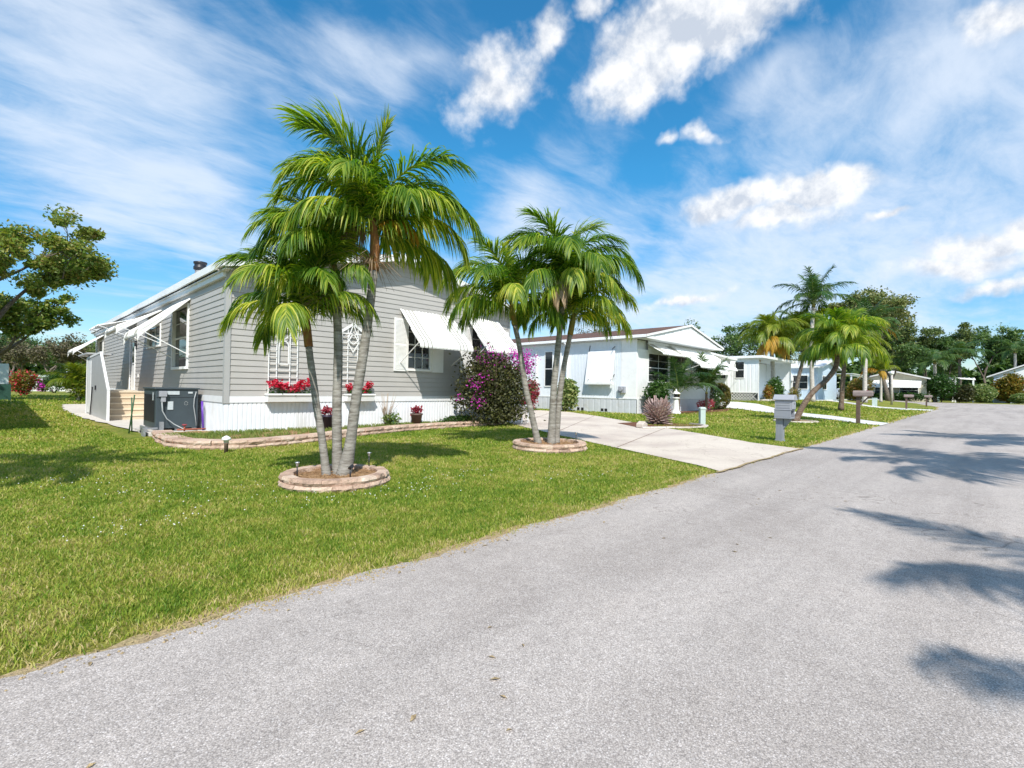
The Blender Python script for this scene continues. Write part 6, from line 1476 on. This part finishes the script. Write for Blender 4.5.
CUM = [((.7373, .3772, .5605), 0.1610, 0.0914, 24, 1.25), ((.7583, .3051, .5761), 0.1479, 0.0827, 12, 1.25), ((.62, .5261, .5821), 0.0478, 0.0391, 45, .8), ((.5907, .6085, .5299), 0.1131, 0.0566, 35, .62), ((.8268, .3559, .4357), 0.0391, 0.0174, 10, .6), ((.8014, .4112, .4344), 0.0191, 0.0122, 0, .5),
       ((.880, .325, .338), 0.1001, 0.0365, 14, 1.05), ((.9188, .2097, .339), 0.1001, 0.0400, 2, 1.1), ((.915, .2612, .304), 0.1087, 0.0296, 0, .8), ((.9756, .0012, .2225), 0.1001, 0.0313, 4, 1.05), ((.9792, .0388, .192), 0.1131, 0.0244, -3, .8), ((.8742, -.0244, .4849), 0.0609, 0.0305, 0, .7), ((.8926, .4188, .1673), 0.0957, 0.0157, 6, .7), ((.6489, .4627, .604), 0.0348, 0.0305, 0, .7),
       ((.95, .12, .28), 0.0435, 0.0130, 0, .7), ((.96, -.02, .155), 0.0870, 0.0122, 0, .6)]
acc = None; ysh = None
for c in CUM:
    v, y = blob(Pw, *c); acc = v if acc is None else mth(nt, 'MAXIMUM', acc, v)
fb = nz(13, 8, .58, D0); fbu = nz(13, 6, .62, vm('ADD', D0, (-.010, -.012, .022))); f = mth(nt, 'ADD', acc, mth(nt, 'MULTIPLY', mth(nt, 'SUBTRACT', fb, .5), 1.25))
cum = nt.nodes.new('ShaderNodeMapRange'); cum.interpolation_type = 'SMOOTHSTEP'; cum.inputs['From Min'].default_value = -.04; cum.inputs['From Max'].default_value = .60; cum.inputs['To Max'].default_value = .95; nt.links.new(f, cum.inputs['Value']); cum = cum.outputs[0]
CIR = [((.1244, .9027, .412), .42, .20, -26, .95), ((.20, .95, .25), .40, .11, -10, .8), ((.9156, .0928, .3913), .42, .24, 8, 1.4), ((.35, .78, .52), .22, .08, -10, .75), ((.93, .2, .20), .75, .20, 2, 1.5), ((.70, .62, .34), .24, .16, 30, 1.0), ((.45, .72, .60), .20, .07, 5, .7), ((.80, .25, .50), .18, .06, 10, .6), ((.03, .85, .55), .25, .10, -20, .8), ((-.45, -.70, .50), 1.0, .75, 0, 1.6), ((-.2, .2, .95), .55, .5, 0, 1.2), ((.6, -.7, .35), .7, .4, 0, 1.3)]  # blobs behind and overhead are unseen veils added to whiten the skylight
acc = None
for c in CIR:
    v, y = blob(Pw2, *c); v = mth(nt, 'MAXIMUM', v, 0.0); acc = v if acc is None else mth(nt, 'ADD', acc, v)
# cloud-deck coordinates: streaks run in perspective
sx = nt.nodes.new('ShaderNodeSeparateXYZ'); nt.links.new(D0, sx.inputs[0]); zz = mth(nt, 'ADD', mth(nt, 'MAXIMUM', sx.outputs[2], 0.0), .12)
cb = nt.nodes.new('ShaderNodeCombineXYZ'); nt.links.new(mth(nt, 'DIVIDE', sx.outputs[0], zz), cb.inputs[0]); nt.links.new(mth(nt, 'DIVIDE', sx.outputs[1], zz), cb.inputs[1])
mp = nt.nodes.new('ShaderNodeMapping'); mp.inputs['Rotation'].default_value = (0, 0, math.radians(28)); mp.inputs['Scale'].default_value = (.55, 1.15, 1); nt.links.new(cb.outputs[0], mp.inputs[0])
st = nz(1.6, 8, .60, mp.outputs[0], .45); st2 = nz(6.0, 7, .66, mp.outputs[0], .5)
s_ = mth(nt, 'ADD', mth(nt, 'MULTIPLY', st, .68), mth(nt, 'MULTIPLY', st2, .32))
f = mth(nt, 'ADD', mth(nt, 'MULTIPLY', mth(nt, 'MINIMUM', acc, .9), .66), mth(nt, 'MULTIPLY', mth(nt, 'SUBTRACT', s_, .5), 2.0))
cir = nt.nodes.new('ShaderNodeMapRange'); cir.interpolation_type = 'SMOOTHSTEP'; cir.inputs['From Min'].default_value = .02; cir.inputs['From Max'].default_value = .85; cir.inputs['To Max'].default_value = .80; nt.links.new(f, cir.inputs['Value']); cir = cir.outputs[0]
CL = 6.6
zr_ = ramp(nt, sx.outputs[2], [(0.0, (.60, .68, .76)), (.14, (.58, .76, .90)), (.40, (.50, 1.02, 1.10)), (1.0, (.6, 1.0, 1.05))])
sky_c = mixc(nt, 1.0, hs.outputs[0], zr_, 'MULTIPLY')
c1 = mixc(nt, cir, sky_c, (CL*.80, CL*.88, CL*1.0))
lit = mth(nt, 'ADD', mth(nt, 'MULTIPLY', mth(nt, 'SUBTRACT', fb, fbu), 2.6), .52)
shade = ramp(nt, lit, [(.22, (CL*.60, CL*.66, CL*.76)), (.5, (CL*.82, CL*.85, CL*.90)), (.8, (CL*1.02, CL*1.02, CL*1.03))])
c2 = mixc(nt, cum, c1, shade)
bg = nt.nodes.new('ShaderNodeBackground'); bg.inputs['Strength'].default_value = 0.12; nt.links.new(c2, bg.inputs[0])
out = nt.nodes.new('ShaderNodeOutputWorld'); nt.links.new(bg.outputs[0], out.inputs[0])

sl = bpy.data.lights.new('sun', 'SUN'); sl.energy = 4.2; sl.angle = math.radians(.53); sl.color = (1.0, .955, .88)
so = bpy.data.objects.new('sun', sl); col.objects.link(so); so.location = (0, 0, 60); so.rotation_euler = (-tosun).to_track_quat('-Z', 'Y').to_euler()
cam = bpy.data.cameras.new('camera'); co_ = bpy.data.objects.new('camera', cam); col.objects.link(co_); sc.camera = co_
R_ = Matrix(((.6928241, .01757693, .72089238), (-.72092371, -.00563222, .69299154), (.01624089, -.99982965, .00876949)))
mw = Matrix(((R_[0][0], -R_[0][1], -R_[0][2], 0), (R_[1][0], -R_[1][1], -R_[1][2], 0), (R_[2][0], -R_[2][1], -R_[2][2], 1.3), (0, 0, 0, 1)))
co_.matrix_world = mw; cam.sensor_width = 36; cam.lens = 492.16/1024*36; cam.clip_start = .05; cam.clip_end = 3000
vs_ = sc.view_settings; vs_.view_transform = 'Standard'; vs_.look = 'None'; vs_.exposure = 0.45; vs_.gamma = 1; vs_.use_curve_mapping = False
sc.cycles.max_bounces = 7; sc.cycles.transparent_max_bounces = 8
